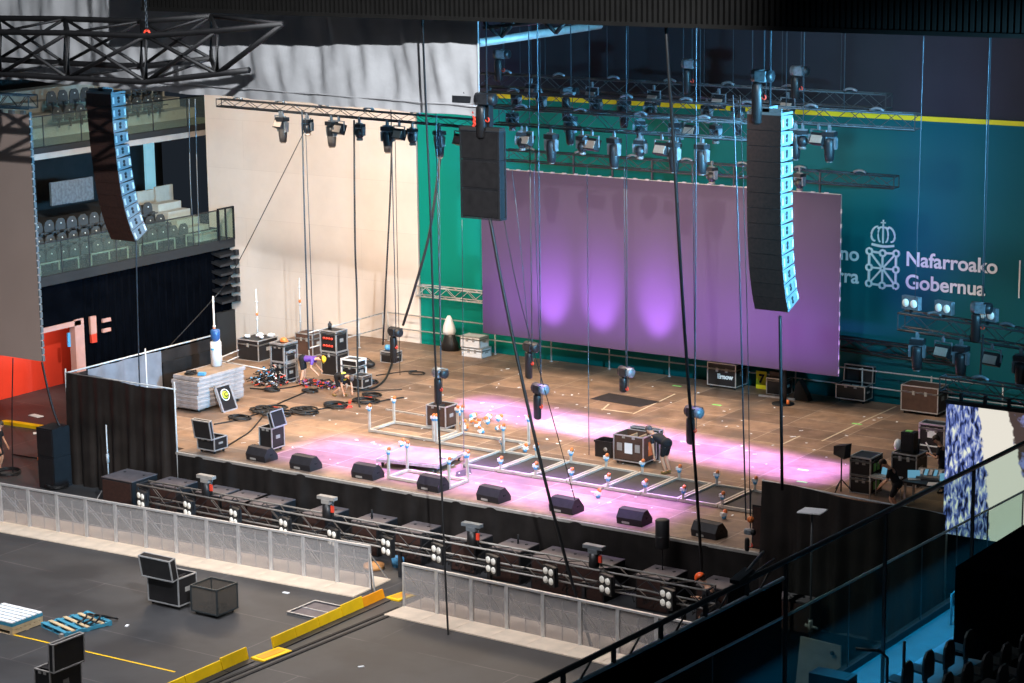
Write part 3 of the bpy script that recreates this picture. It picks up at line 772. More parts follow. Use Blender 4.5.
for nm, (A, B, hh, items) in FAM.items():
    for kind in ('mover', 'small', 'flood'):
        xs = sorted(x for k, x in items if k == kind)
        for i, x in enumerate(xs):
            p = on_line(A, B, x)+Vector((0, 0, -hh if nm != 'uppermost rear truss' or kind != 'flood' else -.1))
            noun = {'mover': 'long moving head light', 'small': 'short moving head light', 'flood': 'pale faced flood lamp'}[kind]
            place(kind, {'mover': make_mover, 'small': make_small, 'flood': make_flood}[kind], p-Vector((0, 0, .1)),
                  '%s on the %s, %s' % (noun, nm, nth(i, len(xs)) if len(xs) > 1 else 'the only one'), 'lights on the '+nm, R(-15 if kind == 'flood' else random.uniform(-25, 25)))
# double blinders on top of right wing truss
def make_double():
    r = root('double_blinder_lamp', 'x', 'blinder lamp', (0, 0, 0))
    G().bb(-.30, .30, -.06, .10, .12, .50).build('housing', 'fixpale', r); G().bb(-.03, .03, -.03, .03, 0, .14).build('clamp', 'fixture', r)
    for s in (-1, 1): G().lathe([(.125, 0), (.11, .03), (.02, .04)], (s*.145, -.07, .30), 12, Rx(R(90))).build('lamp', 'lampface', r)
    return r
for i, x in enumerate((908, 941, 985)):
    place('double', make_double, on_line(T6a, T6b, x)+Vector((0, .2, 0)), 'double blinder lamp on top of the right wing truss, '+nth(i, 3), 'double blinders on the right wing truss', R(-15))

def hoist(name_label, p, chain_top=None, bagl=1.0, body='fixpale', rz=0, hook=True, tilt=0, small=1.0, cat='chain hoist', cover='fixture'):
    r = root('chain_hoist', name_label, cat, p, rz); s = small
    g = G(); g.lathe([(.12*s, -.34*s), (.17*s, -.32*s), (.17*s, .02*s), (.13*s, .05*s)], (0, 0, 0), 12, Ry(R(90))); g.box((-.02, 0, 0), (.3*s, .4*s, .26*s)); g.build('motor_body', body, r)
    g = G(); g.lathe([(.15*s, 0), (.16*s, .02), (.16*s, .22*s), (.1*s, .25*s)], (.02, 0, 0), 12, Ry(R(90))); g.build('gear_cover', cover, r)
    G().lathe([(.10*s, -.18), (.145*s, -.24), (.15*s, -.4), (.145*s, -.2-bagl), (.10*s, -.25-bagl)], (-.20*s, .0, 0), 10, sy=.8).build('chain_bag', 'case', r)
    if hook:
        h = G().path([(.06*math.cos(t), 0, -.35*s-.2+.06*math.sin(t)) for t in [PI*j/5-PI for j in range(8)]], .022, 5).build('hook', 'red', r)
        G().tube((.06, 0, -.13*s), (.05, 0, -.5*s), .012, 4).build('lower_chain', 'wire', r)
    if chain_top: G().tube((0, 0, .1), (0, 0, chain_top-p[2]), .018, 4).build('chain', 'wire', r)
    return r
ZT = 20.0
for lb, (px, py), Y, bl, col in (
   ('silver chain hoist with long black bag above the left end of the uppermost rear truss', (503, 54), 66, .7, 'fixpale'),
   ('silver chain hoist with red hook above the middle of the uppermost rear truss', (692, 64), 66, .75, 'fixpale'),
   ('silver chain hoist with black bag right of the speaker column on the uppermost rear truss', (801, 71), 66, .65, 'fixpale'),
   ('chain hoist with tall black bag directly above the right speaker column', (764, 76), 53, 1.0, 'fixpale'),
   ('chain hoist in the cluttered middle of the lighting trusses', (571, 92), 64, .7, 'fixpale'),
   ('chain hoist with silver head above the right wing truss', (983, 308), 60, .75, 'fixpale'),
   ('chain hoist on top of the hanging black speaker cabinet', (487, 99), 50, .8, 'rigdark')):
    hoist(lb, atY(px, py, Y), ZT, bl, col)
# hoists hanging low above the stage
for lb, (px, py), Y, bl, col in (
   ('black chain hoist hanging above the small open case on the rear left of the stage', (396, 332), 64, .9, 'fixture'),
   ('purple tinted chain hoist hanging above the brown open case at centre left', (441, 373), 59.5, .85, 'fixpale'),
   ('black chain hoist hanging highest, in front of the purple screen bottom edge', (532, 347), 62, .85, 'fixture'),
   ('chain hoist with pale cover hanging just below centre over the purple light', (541, 389), 58, .75, 'fixture'),
   ('tilted black chain hoist over the back of the stage, right of centre', (627, 372), 62, .45, 'fixture'),
   ('black chain hoist hanging right of the bending man', (695, 412), 57, .75, 'fixture')):
    hoist(lb, atY(px, py, Y), ZT, bl, col, R(-20), cover='fixpale' if 'pale cover' in lb or 'tilted' in lb or 'right of the bending' in lb else 'fixture')

# --- thin steel wires above the rig
g0 = 'thin steel wires rising from the lighting trusses'
wires = [(501, 66), (517, 66), (528, 66), (537, 63), (542, 66), (568, 66), (586, 60), (604, 66), (625, 66), (680, 63), (697, 63), (701, 66), (730, 66), (749, 63), (779, 66), (783, 63), (800, 60), (838, 66), (841, 63)]
for px, Y in wires:
    A, B = {66: (T1a, T1b), 63: (T2a, T2b), 60: (T3a, T3b)}[Y]
    p = on_line(A, B, px)
    tag(G().tube((0, 0, 0), (0, 0, ZT-p.z), .014, 4).build('steel_wire', 'wire', loc=p+Vector((0, .2, 0))), 'thin steel wire rising from a lighting truss to the roof', 'wire', g0)
def hang(label, pts, r_=.02, matn='cable', cat='cable', name='hanging_cable'):
    P = [atY(x, y, Y) for x, y, Y in pts]; o = P[0]
    # smooth
    Q = []
    for i in range(len(P)-1):
        for k in range(6):
            t = k/6; a = P[max(i-1, 0)]; b = P[i]; c = P[i+1]; d = P[min(i+2, len(P)-1)]
            Q.append(.5*((2*b)+(c-a)*t+(2*a-5*b+4*c-d)*t*t+(3*b-a-3*c+d)*t**3))
    Q.append(P[-1])
    return tag(G().path(Q, r_, 5).build(name, matn, origin=o), label, cat)
hang('steel wire hanging past the right end of the middle truss', [(924, 30, 60), (921, 120, 60), (918, 216, 60), (915, 300, 60)], .011, 'wire', 'wire', 'steel_wire')
hang('long steel wire running down to the right wing truss past the lettering', [(990, 30, 60), (986, 140, 60), (982, 300, 60)], .013, 'wire', 'wire', 'steel_wire')
hang('black cable hanging down from the right wing truss to the truss of the video wall', [(983, 335, 58), (981, 362, 57), (980, 380, 55)], .03)
hang('thick dark cable running from the roof across the drape down to the crowd barrier', [(422, 14, 48.5), (426, 110, 49), (430, 200, 49), (434, 330, 49), (440, 450, 49), (446, 590, 48.5), (451, 690, 47.5)], .03)
hang('thick brown-black cable in front of the front lighting truss down to the rightmost stage monitors', [(664, -10, 48.5), (668, 60, 48.5), (674, 150, 49), (680, 260, 49.5), (688, 380, 51), (696, 480, 52.5), (703, 590, 53.3)], .045)
hang('thick black cable from the hanging speaker cabinet down across the stage to the barrier', [(490, 219, 49.5), (503, 290, 49.5), (522, 380, 49.5), (545, 480, 49.5), (570, 575, 49.5), (594, 655, 49.3)], .045)
hang('thin cable falling beside the thick cable under the hanging speaker', [(504, 220, 50), (520, 300, 50), (556, 430, 51), (575, 500, 51.5)], .012)
hang('black cable hanging below the right speaker column to the stage', [(780, 316, 53.6), (781, 400, 53.6), (782, 490, 53.7)], .045)
hang('grey chain hanging over the stage left of the right speaker column', [(733, 95, 55.0), (738, 222, 55), (741, 330, 55), (744, 450, 55.2), (746, 520, 55.2)], .022, 'wire', 'chain', 'hanging_chain')
hang('thin grey cable just right of the grey chain over the stage', [(740, 95, 55.4), (745, 240, 55.4), (748, 360, 55.4), (750, 515, 55.4)], .012)
hang('blue-grey cable hanging under the left curved speaker column', [(136, 240, 54.3), (138, 330, 54.3), (141, 420, 54.3), (144, 476, 54.3)], .025, 'wire')
hang('black cable on the left edge below the unlit brown screen', [(13, 358, 53.8), (12, 420, 53.8), (13, 476, 53.8)], .022)
hang('black cable from the corner of the unlit brown screen to the speaker box', [(42, 362, 53.8), (48, 390, 53.8), (55, 415, 53.8), (62, 431, 53.8)], .04)
hang('steel wire pair member, left, hanging over the beige wall', [(302, 110, 63), (304, 200, 63), (308, 330, 63), (309, 350, 63)], .03, 'wire')
hang('steel wire pair member, right, hanging over the beige wall', [(305, 112, 63), (309, 220, 63), (313, 330, 63), (314, 345, 63)], .014, 'wire')
hang('black cable hanging in a slight bend in front of the beige wall middle', [(354, 120, 63), (355, 240, 63), (357, 300, 63), (358, 390, 62.5), (361, 412, 62)], .035)
hang('dark bending cable left of the green banner edge', [(392, 132, 63), (390, 200, 63), (386, 280, 63), (383, 345, 63.2)], .032)
hang('thin cable left of the green banner edge hanging straight down', [(395, 132, 63.3), (397, 240, 63.3), (400, 375, 63.3)], .012)
hang('thick black cable slanting from the side truss down to the rear left chain hoist', [(441, 150, 63), (436, 190, 63), (428, 240, 63), (414, 290, 63), (403, 325, 63.5)], .05)
hang('thin slanting wire from the side truss across the beige wall', [(311, 118, 63.5), (276, 188, 63.5), (234, 270, 63.5), (214, 298, 63.5), (164, 352, 60)], .018)
hang('thin violet wire hanging over the green strip left of the purple screen', [(439, 122, 62.5), (440, 250, 62.3), (441, 370, 62)], .014, 'wire')
hang('thin wire hanging over the left half of the purple screen', [(462, 220, 60), (463, 340, 60), (464, 468, 57)], .012, 'wire')
hang('thin wire in front of the left glow of the purple screen', [(512, 170, 60), (521, 250, 60), (529, 345, 60)], .012, 'wire')
hang('thin wire down to the lower centre chain hoist', [(534, 170, 58), (538, 300, 58), (541, 386, 58)], .012, 'wire')
hang('thin wire over the centre of the purple screen', [(587, 165, 60), (588, 300, 60), (589, 455, 58.5)], .012, 'wire')
hang('thin wire right of the centre of the purple screen', [(624, 160, 62), (625, 290, 62), (626, 370, 62)], .012, 'wire')
hang('thin wire hanging over the right half of the purple screen', [(693, 165, 57), (694, 300, 57), (695, 405, 57)], .012, 'wire')
hang('left of two steel wires on the left stand beside the beige wall', [(189, 99, 60), (190, 170, 60), (192, 215, 60)], .02, 'wire')
hang('right of two steel wires on the left stand beside the beige wall', [(195, 99, 60), (197, 170, 60), (199, 246, 60)], .02, 'wire')

# --- speaker columns
def line_array(label, px, py, Y, n, bh, w_, d_, bends, rz=0, flare=0):
    p = atY(px, py, Y)
    r = root('line_array_speaker', label, 'speaker column', p, rz)
    g = G(); g.bb(0, w_, .0, d_, .0, .07); g.bb(.05, w_-.05, .1, .16, .07, .16); g.bb(w_*.4, w_*.6, .1, d_-.1, .07, .2); g.build('flying_frame', 'speakerside', r)
    G().tube((w_/2, d_/2, .2), (w_/2, d_/2, 20-p.z), .03).build('hanging_chain', 'wire', r)
    a = 0; y = 0; z = 0
    for i in range(n):
        a = bends[i]
        rot = Rx(a)           # tilt so that the front looks downward
        def tr(q): return rot @ Vector(q)+Vector((0, y, z))
        b = G(); b.mi = 0
        b.add([tr(q) for q in [(0, .0, -bh+.012), (w_, 0, -bh+.012), (w_, d_, -bh*.90), (0, d_, -bh*.90), (0, 0, 0), (w_, 0, 0), (w_, d_, -bh*.10), (0, d_, -bh*.10)]],
              [(0, 1, 2, 3), (4, 5, 6, 7), (0, 1, 5, 4), (2, 3, 7, 6), (0, 3, 7, 4)])
        b.mi = 1; b.add([tr(q) for q in [(w_, 0, -bh+.012), (w_, d_, -bh*.90), (w_, d_, -bh*.10), (w_, 0, 0)]], [(0, 1, 2, 3)])
        bx = b.build('speaker_box', ['speakergrille', 'speakerside'], r)
        h = G()
        for zz in (.36, .62): h.lathe([(.055, 0), (.055, .012)], tr((w_, d_*.50, -bh*zz)), 8, rot @ Ry(R(90)))
        h.build('side_handle_hole', 'black', bx)
        for yy in (.03, d_-.12): G().box(tr((w_+.015, yy+.04, -bh*.5)), (.03, .07, bh*.5), rot).build('rigging_bar', 'steel', bx)
        q = tr((0, 0, -bh)); y, z = q.y, q.z
    return r
bR = [R(v) for v in (0, 0, 0.4, .8, 1.2, 1.8, 2.8, 4, 6, 8.5, 12, 16, 21)]
line_array('curved black line array speaker column at right, hanging before the purple screen edge', 747, 114, 53, 13, .410, 1.0, .66, bR)
bL = [R(v) for v in (1, 2, 3, 4, 5, 6, 8, 10, 13, 17, 21, 26)]
line_array('curved black line array speaker column at left, below the grey drape', 86, 93, 54.6, 12, .425, 1.12, .66, bL)
p = atY(461, 130, 50)
r = root('hanging_speaker_cabinet', 'tall flat black speaker cabinet stack hanging in front of the green banner edge', 'speaker', p)
for k in range(3):
    b = G().bb(0, 1.22, 0, .26, -.78*(k+1)+.01, -.78*k).build('speaker_box', 'speakerbox', r)
    G().bb(.06, 1.16, -.015, 0, -.78*(k+1)+.05, -.78*k-.04).build('grille', 'case', b)
G().frame(1.26, .28, 2.36, .015, -2.35, .61, .13).build('edge_frame', 'rigdark', r)
G().bb(-.03, 1.25, .0, .26, .0, .1).build('flying_frame', 'darkconcrete', r)
G().bb(-.35, .75, .1, .30, .72, .90).build('spreader_bar', 'rigdark', r)
g = G(); g.tube((.25, .2, .1), (.45, .2, .8), .03); g.tube((.6, .2, .1), (.50, .2, .8), .03); g.bb(.55, .85, .12, .3, .1, .95); g.build('hanging_chain', 'case', r)
g = G()
for k in range(16): g.ball((.32+.14*random.random(), .1, .12+.04*k), .05, 6)
g.build('red_chain_links', 'red', r)
G().path([(-.1+.09*math.cos(t), .2, .95+.13*math.sin(t)) for t in [2*PI*j/10 for j in range(11)]], .03, 6).build('lifting_eye', 'rigdark', r)

# --- unlit screen at left, lit video wall at right
a = atY(28, 115, 54); b = atY(42, 361.5, 54)
r = root('unlit_led_screen', 'tall brown unlit screen hanging at the far left edge', 'screen', (b.x, 54, b.z))
G().bb(-5.5, 0, 0, .10, 0, a.z-b.z).build('panel', 'ledoff', r)
g = G(); k = 0
while k*.25 < a.z-b.z-.1: g.bb(0, .05, 0, .1, k*.25, k*.25+.2); k += 1
g.build('edge_modules', 'speakerside', r)
g = G()
for k in range(8): g.bb(-.55*k-.4, -.55*k-.2, 0, .1, a.z-b.z, a.z-b.z+.12)
g.build('hanging_brackets', 'speakerside', r)
a = atY(943, 403, 54); b = atY(943, 533, 54)
r = root('video_wall', 'lit video wall at right showing a streaky blue and white picture', 'screen', (b.x, 54, b.z))
G().bb(0, 6, 0, .1, 0, a.z-b.z).build('picture_panel', 'picture', r)
g = G(); g.bb(-.03, 6, -.02, .12, a.z-b.z, a.z-b.z+.1)
for k in range(9): g.bb(.35+.65*k, .42+.65*k, 0, .1, a.z-b.z+.1, a.z-b.z+.32)
g.build('hanging_frame', 'case', r)
tag(G().bb(-23.45, -17, 54.12, 54.16, 0, b.z-.02).build('added_dark_sheet', 'curtain', origin=(-23, 54.1, 0)), 'added black sheet darkening the area below the lit video wall', 'cloth')  # sheet added to darken the area under the video wall

# ================================================================== THINGS ON THE STAGE
def castor(parent, x, y, z=0, h=.13, name='castor'):
    g = G(); g.lathe([(.05, -.02), (.055, 0), (.05, .02)], (x, y, z+.055), 8, Ry(R(90))); g.bb(x-.035, x+.035, y-.03, y+.03, z+.08, z+h)
    return g.build(name, 'fixture', parent)
def flight_case(label, c, w, d, h, lid='closed', lidh=None, col='case', wheels=True, rz=0, z=None, trim='alu', tilt=8, latches=2, inner='casein', group=None, edge=.018, name='flight_case', handles=True):
    """c: pixel of the front-left bottom corner (on the stage) or a 3D point of it."""
    p = Vector(c) if len(c) == 3 else on(*c)
    if z is not None: p.z = z
    r = root(name, label, 'case', p, rz, group); w0 = .13 if wheels else .0
    X0, Y0 = w/2, d/2
    H = h-w0
    g = G()
    if lid == 'closed':
        lh = lidh or H*.22
        g.bb(0, w, 0, d, w0, w0+H-lh); g.build('body', col, r)
        l = G().bb(0, w, 0, d, w0+H-lh+.008, w0+H).build('lid', col, r)
        G().frame(w, d, lh-.008, edge, w0+H-lh+.008, X0, Y0).build('lid_edge', trim, l)
        G().frame(w, d, H-lh, edge, w0, X0, Y0).build('edge_trim', trim, r)
        zl = w0+H-lh
    else:
        t = .03
        g.bb(0, w, 0, d, w0, w0+.04); g.bb(0, t, 0, d, w0, w0+H); g.bb(w-t, w, 0, d, w0, w0+H); g.bb(t, w-t, 0, t, w0, w0+H); g.bb(t, w-t, d-t, d, w0, w0+H)
        g.build('body', col, r)
        g = G(); g.bb(t, w-t, t, d-t, w0+.04, w0+H*.55); g.bb(w*.35, w*.38, t, d-t, w0+H*.5, w0+H*.92); g.bb(w*.66, w*.69, t, d-t, w0+H*.5, w0+H*.92); g.build('lining', inner, r)
        G().frame(w, d, H, edge, w0, X0, Y0).build('edge_trim', trim, r)
        zl = w0+H
        if lid in ('front', 'back', 'right', 'left'):
            lh = lidh or .16; T = R(tilt); ft = lid in ('front', 'back'); LW = w if ft else d; LH = d if ft else w
            # lid built upright: LW wide, LH tall, lh thick; then turned to its side
            if isinstance(lidh, tuple): lh, LH = lidh
            a = {'front': 0, 'right': PI/2, 'back': PI, 'left': -PI/2}[lid]
            off = {'front': (X0, 0), 'right': (w, Y0), 'back': (X0, d), 'left': (0, Y0)}[lid]
            Rm = Rz(a) @ Rx(T); o = Vector((off[0], off[1], zl+.02))
            lg = G(); lg.T = None
            def bx(G_, cx, cy, cz, dx, dy, dz): G_.box(Rm @ Vector((cx, cy, cz))+o, (dx, dy, dz), Rm)
            bx(lg, 0, -lh+.02, LH/2, LW, .03, LH); bx(lg, -LW/2, -lh/2, LH/2, .03, lh, LH); bx(lg, LW/2, -lh/2, LH/2, .03, lh, LH); bx(lg, 0, -lh/2, 0, LW, lh, .03); bx(lg, 0, -lh/2, LH, LW, lh, .03)
            l = lg.build('lid', col, r)
            lg = G()
            for yy in (0, -lh):
                for zz in (0, LH): bx(lg, 0, yy, zz, LW+.04, .035, .035)
                for xx in (-LW/2, LW/2): bx(lg, xx, yy, LH/2, .035, .035, LH)
            for zz in (0, LH):
                for xx in (-LW/2, LW/2): bx(lg, xx, -lh/2, zz, .035, lh, .035)
            lg.build('lid_edge', trim, l)
            lg = G(); bx(lg, 0, -lh+.06, LH/2, LW-.06, .04, LH-.06); lg.build('lid_foam', inner, l)
    for k in range(latches):
        x = w*(k+1)/(latches+1) if latches > 1 else w/2
        G().bb(x-.05, x+.05, -.02, .0, zl-.09, zl+.05 if lid == 'closed' else zl-.01).build('latch', 'steelpale', r)
    if handles:
        G().bb(w, w+.012, d/2-.10, d/2+.10, w0+H*.45, w0+H*.62).build('handle', 'steelpale', r)
    if wheels:
        for x in (.09, w-.09):
            for y in (.09, d-.09): castor(r, x, y)
    return r

flight_case('black flight case with upright lid on the front left corner of the stage', (198, 452), .72, .62, .52, 'front', (.12, .62), wheels=True, tilt=10)
flight_case('narrow tall flight case with raised lid left of the first floor monitor', (260, 451), .52, .62, .80, 'right', (.12, .52), tilt=-18)
# stack of stage decks
sx, sy = -54.55, 58.45
for k in range(7):
    z = ST+.16+k*.158
    r = root('stage_deck', 'stage deck panel in the stack beside the black enclosure, '+(['lowest', 'second from bottom', 'third from bottom', 'fourth from bottom', 'fifth from bottom', 'second from top', 'topmost'][k]), 'stage deck', (sx+random.uniform(-.02, .02), sy+random.uniform(-.04, .04)+(.1 if k == 6 else 0), z), 0, 'stacked stage decks')
    g = G(); g.bb(0, 1.22, 0, .04, 0, .15); g.bb(0, 1.22, 2.40, 2.44, 0, .15); g.bb(0, .04, .04, 2.4, 0, .15); g.bb(1.18, 1.22, .04, 2.4, 0, .15); g.bb(1.215, 1.24, 0, 2.44, .06, .09); g.bb(0, 1.22, -.02, .0, .06, .09); g.build('edge_frame', 'deckedge', r)
    G().bb(.04, 1.18, .04, 2.40, .10, .142).build('board', 'decktop', r)
r = root('deck_trolley', 'low dark trolley under the stack of stage decks', 'trolley', (sx, sy, ST))
G().bb(.05, 1.17, .05, 2.4, .11, .155).build('platform', 'steelpale', r)
for x in (.12, 1.1):
    for y in (.2, 2.2): castor(r, x, y, 0, .12)
zt2 = ST+.16+7*.158
r = root('water_cooler', 'white water cooler with a blue bottle on top of the deck stack', 'water cooler', (-54.2, 60.45, zt2))
G().lathe([(.20, 0), (.20, .85), (.17, .88)], n=14).build('body', 'whiteplastic', r); G().lathe([(.08, .88), (.15, .95), (.17, 1.0), (.17, 1.28), (.12, 1.32)], n=14).build('bottle', mat('deep_blue_bottle', (.03, .10, .28), .2), r); G().bb(-.02, .08, -.24, -.18, .6, .66).build('tap', 'blueplastic', r)
g = G()
for k in range(14):
    a = random.random()*6; g.path([(.25*random.random()+.12*math.cos(a+j), .25*random.random()+.12*math.sin(a+j), .02+.02*k/3) for j in range(5)], .018, 5)
tag(g.build('cable_bundle', 'cable', loc=(-54.1, 58.75, zt2)), 'small black cable bundle on the front end of the deck stack', 'cable')
tag(G().box((0, 0, .05), (.25, .2, .1), Rz(.4)).build('tool_pouch', 'blueplastic', loc=(-53.55, 58.95, zt2)), 'small blue pouch lying on the deck stack', 'pouch')
# logo panel leaning on the decks
r = root('emblem_panel', 'black case lid with yellow-green round emblem leaning on the deck stack', 'case lid', (-52.72, 59.05, ST), 0)
rot = Ry(R(-22))
G().box(rot @ Vector((0, .36, .46)), (.05, .72, .92), rot).build('panel', 'case', r)
g = G()
for zz in (0, .92): g.box(rot @ Vector((0, .36, zz)), (.09, .78, .06), rot)
for yy in (0, .72): g.box(rot @ Vector((0, yy, .46)), (.09, .06, .92), rot)
g.build('edge_trim', 'alu', r)
g = G(); g.path([rot @ Vector((.03, .36+.2*math.cos(t), .58+.2*math.sin(t))) for t in [2*PI*j/16 for j in range(17)]], .022, 4); g.build('emblem_ring', 'white', r)
G().lathe([(.14, 0), (.14, .01)], rot @ Vector((.025, .36, .58)), 14, rot @ Ry(R(90))).build('emblem_disc', mat('lime_paint', (.75, .80, .05), .5), r)
G().path([rot @ Vector((.045, .38+.07*math.cos(t), .58+.07*math.sin(t))) for t in [PI*.25+1.6*PI*j/10 for j in range(11)]], .018, 4).build('emblem_letter', 'black', r)

# rear left group
c6 = flight_case('long black flight case topped with white plastic bags in the rear left corner', (238, 359), 1.05, 1.15, .80, 'closed', wheels=False, latches=1)
for i, (dx, dy, s_) in enumerate(((.25, .3, .14), (.55, .7, .16), (.8, .5, .12), (.95, .9, .15))):
    tag(G().ball((0, 0, s_*.45), s_*.9, 7, (1.3, .9, .6), Rz(i*1.3) @ Rx(.3*i-.4)).build('plastic_bag', 'whiteplastic', loc=c6.location+Vector((dx, dy, .82))), 'crumpled white plastic bag on the long rear left case, '+nth(i, 4), 'plastic bag', 'white bags on the rear left case')
b = on(258, 385)
flight_case('black flight case buried behind the coloured cable pile', (b.x, b.y+.75, ST), .75, .55, .72, 'closed', wheels=False, latches=0)
flight_case('small silver amplifier rack on the case above the coloured cable pile', (b.x+.02, b.y+.8, ST+.74), .70, .5, .42, 'closed', .1, col='casebrown', wheels=False, latches=0, edge=.03)
def pile(name, label, c, wd, dp, ht, n, cols, cat):
    p = Vector(c); g = G(); mats = cols
    for k in range(n):
        g.mi = random.randrange(len(mats)); a = random.random()*6.3; q = Vector(((random.random()-.5)*wd, (random.random()-.5)*dp, 0)); q.z = ht*random.random()*(1-abs(q.x)/wd)*(1-abs(q.y)/dp)+.03
        if random.random() < .45: g.box(q, (.07, .05, .04), Rz(a) @ Rx(a))
        else: g.path([q+Vector((.12*math.cos(a+j*.6), .12*math.sin(a+j*.6), .02*j)) for j in range(4)], .018, 5)
    return tag(g.build(name, mats, loc=p), label, cat, kind='stuff')
pile('cable_pile', 'heap of mixed coloured connectors and short cables in front of the rear left cases', (b.x+.35, b.y+.25, ST), 1.2, .9, .8, 320, ['cable', 'cable', 'cable', 'steelpale', 'cable', 'blueplastic', 'cable', 'case', 'whiteplastic', 'cable', 'pinkframe', 'cable', 'red', 'case', 'cable', 'cable'], 'cables')
bb_ = on(272, 382)
flight_case('lower of two black flight cases stacked right of the coloured cable pile', (bb_.x, bb_.y, ST), .62, .75, .78, 'closed', .12, wheels=True)
flight_case('upper of two black flight cases stacked right of the coloured cable pile', (bb_.x, bb_.y, ST+.80), .62, .75, .68, 'closed', .08, wheels=False, edge=.03)
def hard_hat(loc, label, m_='orange'):
    r = root('hard_hat', label, 'hard hat', loc); G().ball((0, 0, .02), .15, 12, (1, .85, .9), h0=0).build('shell', m_, r); G().lathe([(.17, .0), (.175, .02)], (0.02, 0, 0), 12, sy=.85).build('brim', m_, r); return r
hard_hat((bb_.x+.3, bb_.y+.4, ST+1.50), 'orange hard hat resting on top of the two stacked black cases', 'orange')
c9 = on(296, 354)
flight_case('silver edged equipment case far back behind the man in purple light', (c9.x, c9.y, ST), .85, .7, .85, 'closed', .2, col='casebrown', wheels=False)
c10 = on(322, 374)
flight_case('dark flight case carrying the power rack with red sockets', (c10.x, c10.y, ST), .72, .7, .88, 'closed', .1, wheels=False, latches=1)
pr = flight_case('power distribution rack with rows of red sockets on a dark case', (c10.x-.02, c10.y, ST+.90), .74, .65, .78, 'closed', .1, wheels=False, latches=0, edge=.025, name='power_rack')
for k in range(8): G().lathe([(.05, 0), (.05, .04)], (.18+.125*(k % 4), -.01, .22+.28*(k//4)), 8, Rx(R(90))).build('red_socket', 'red', pr)
G().lathe([(.07, 0), (.075, .2), (.03, .26), (.03, .30)], (0, 0, 0), 10).build('x', 'case')
bt = COL.objects[-1]; bt.name = 'water_bottle'; bt.location = (c10.x+.2, c10.y+.3, ST+1.69); tag(bt, 'dark bottle standing on the power rack with red sockets', 'bottle')
c11 = on(331, 388)
flight_case('white edged flight case with a pale lock plate behind the crouching man', (c11.x+.05, c11.y+.6, ST), .72, .5, .98, 'closed', .25, wheels=False, trim='whiteplastic', edge=.03, latches=1)
c12 = on(349, 391)
flight_case('small black case right behind the crouching man', (c12.x, c12.y+.15, ST), .5, .55, .55, 'closed', .08, wheels=True, latches=0)
g = G(); g.ball((0, 0, .16), .3, 10, (1.1, .7, .5)); g.path([(-.2, 0, .28), (0, 0, .38), (.2, 0, .28)], .02)
tag(g.build('equipment_bag', 'case', loc=on(368, 368)), 'black equipment bag lying right of the crouching man', 'bag')
c14 = on(381, 362)
rr = flight_case('small pale edged case below the rear left chain hoist', (c14.x, c14.y, ST), .62, .5, .42, 'closed', .1, wheels=False, latches=0, edge=.022)
tag(G().lathe([(.10, 0), (.13, .12), (.08, .2)], n=10).build('coiled_strap', 'blueplastic', loc=(c14.x+.15, c14.y+.25, ST+.45)), 'blue coiled strap on the small case under the hoist', 'strap')
# covered white item, pale cases
c = on(450, 350)
r = root('covered_speaker', 'black draped stand topped with a pointed white cover near the rear railing', 'covered equipment', c)
G().lathe([(.42, 0), (.36, .3), (.26, .55), (.2, .7)], n=10, sy=.7).build('black_cover', 'case', r); G().lathe([(.24, .62), (.30, .75), (.26, .95), (.14, 1.25), (.06, 1.38)], (-.02, 0, 0), 9, sy=.7).build('white_cover', 'whiteplastic', r)
c = on(462, 356)
flight_case('lower of two pale grey equipment boxes at the rear railing', (c.x, c.y, ST), .95, .6, .36, 'closed', .1, col='whiteplastic', wheels=False, name='equipment_box')
flight_case('upper of two pale grey equipment boxes at the rear railing', (c.x-.05, c.y, ST+.38), .90, .58, .42, 'closed', .1, col='whiteplastic', wheels=False, name='equipment_box')
# centre
c = on(427, 429)
flight_case('brown open topped flight case with steel corners at centre left', (c.x, c.y, ST), .78, .68, .84, 'off', col='casebrown')
c = on(614, 463)
oc = flight_case('open road case with brown interior in front of the bending man', (c.x, c.y, ST), 1.08, .80, .95, 'off', col='casebrown', inner='wood')
G().bb(.4, .68, -.012, 0, .38, .72).build('front_label', 'whiteplastic', oc); G().bb(1.09, 1.10, .3, .6, .3, .75).build('orange_sticker', 'orange', oc)
for k in (.12, .78): G().bb(k, k+.18, -.015, 0, .45, .7).build('recessed_handle', 'steelpale', oc)
flight_case('detached case lid standing behind the open road case', (c.x+.0, c.y+1.0, ST), 1.08, .2, .98, 'closed', .1, wheels=False, latches=0, handles=False, name='spare_panel')
c = on(595, 456)
cr = root('storage_crate', 'small black plastic crate left of the open road case', 'crate', c)
g = G(); g.bb(0, .62, 0, .5, 0, .03)
for a_ in ((0, .62, 0, .02), (0, .62, .48, .5), (0, .02, .02, .48), (.60, .62, .02, .48)): g.bb(*a_, .03, .5)
g.build('body', 'case', cr); g = G(); g.frame(.64, .52, .03, .015, .49, .31, .25); g.build('rim', 'case', cr); G().lathe([(.07, 0), (.07, .01)], (.4, -.005, .27), 10, Rx(R(90))).build('round_label', 'steelpale', cr)
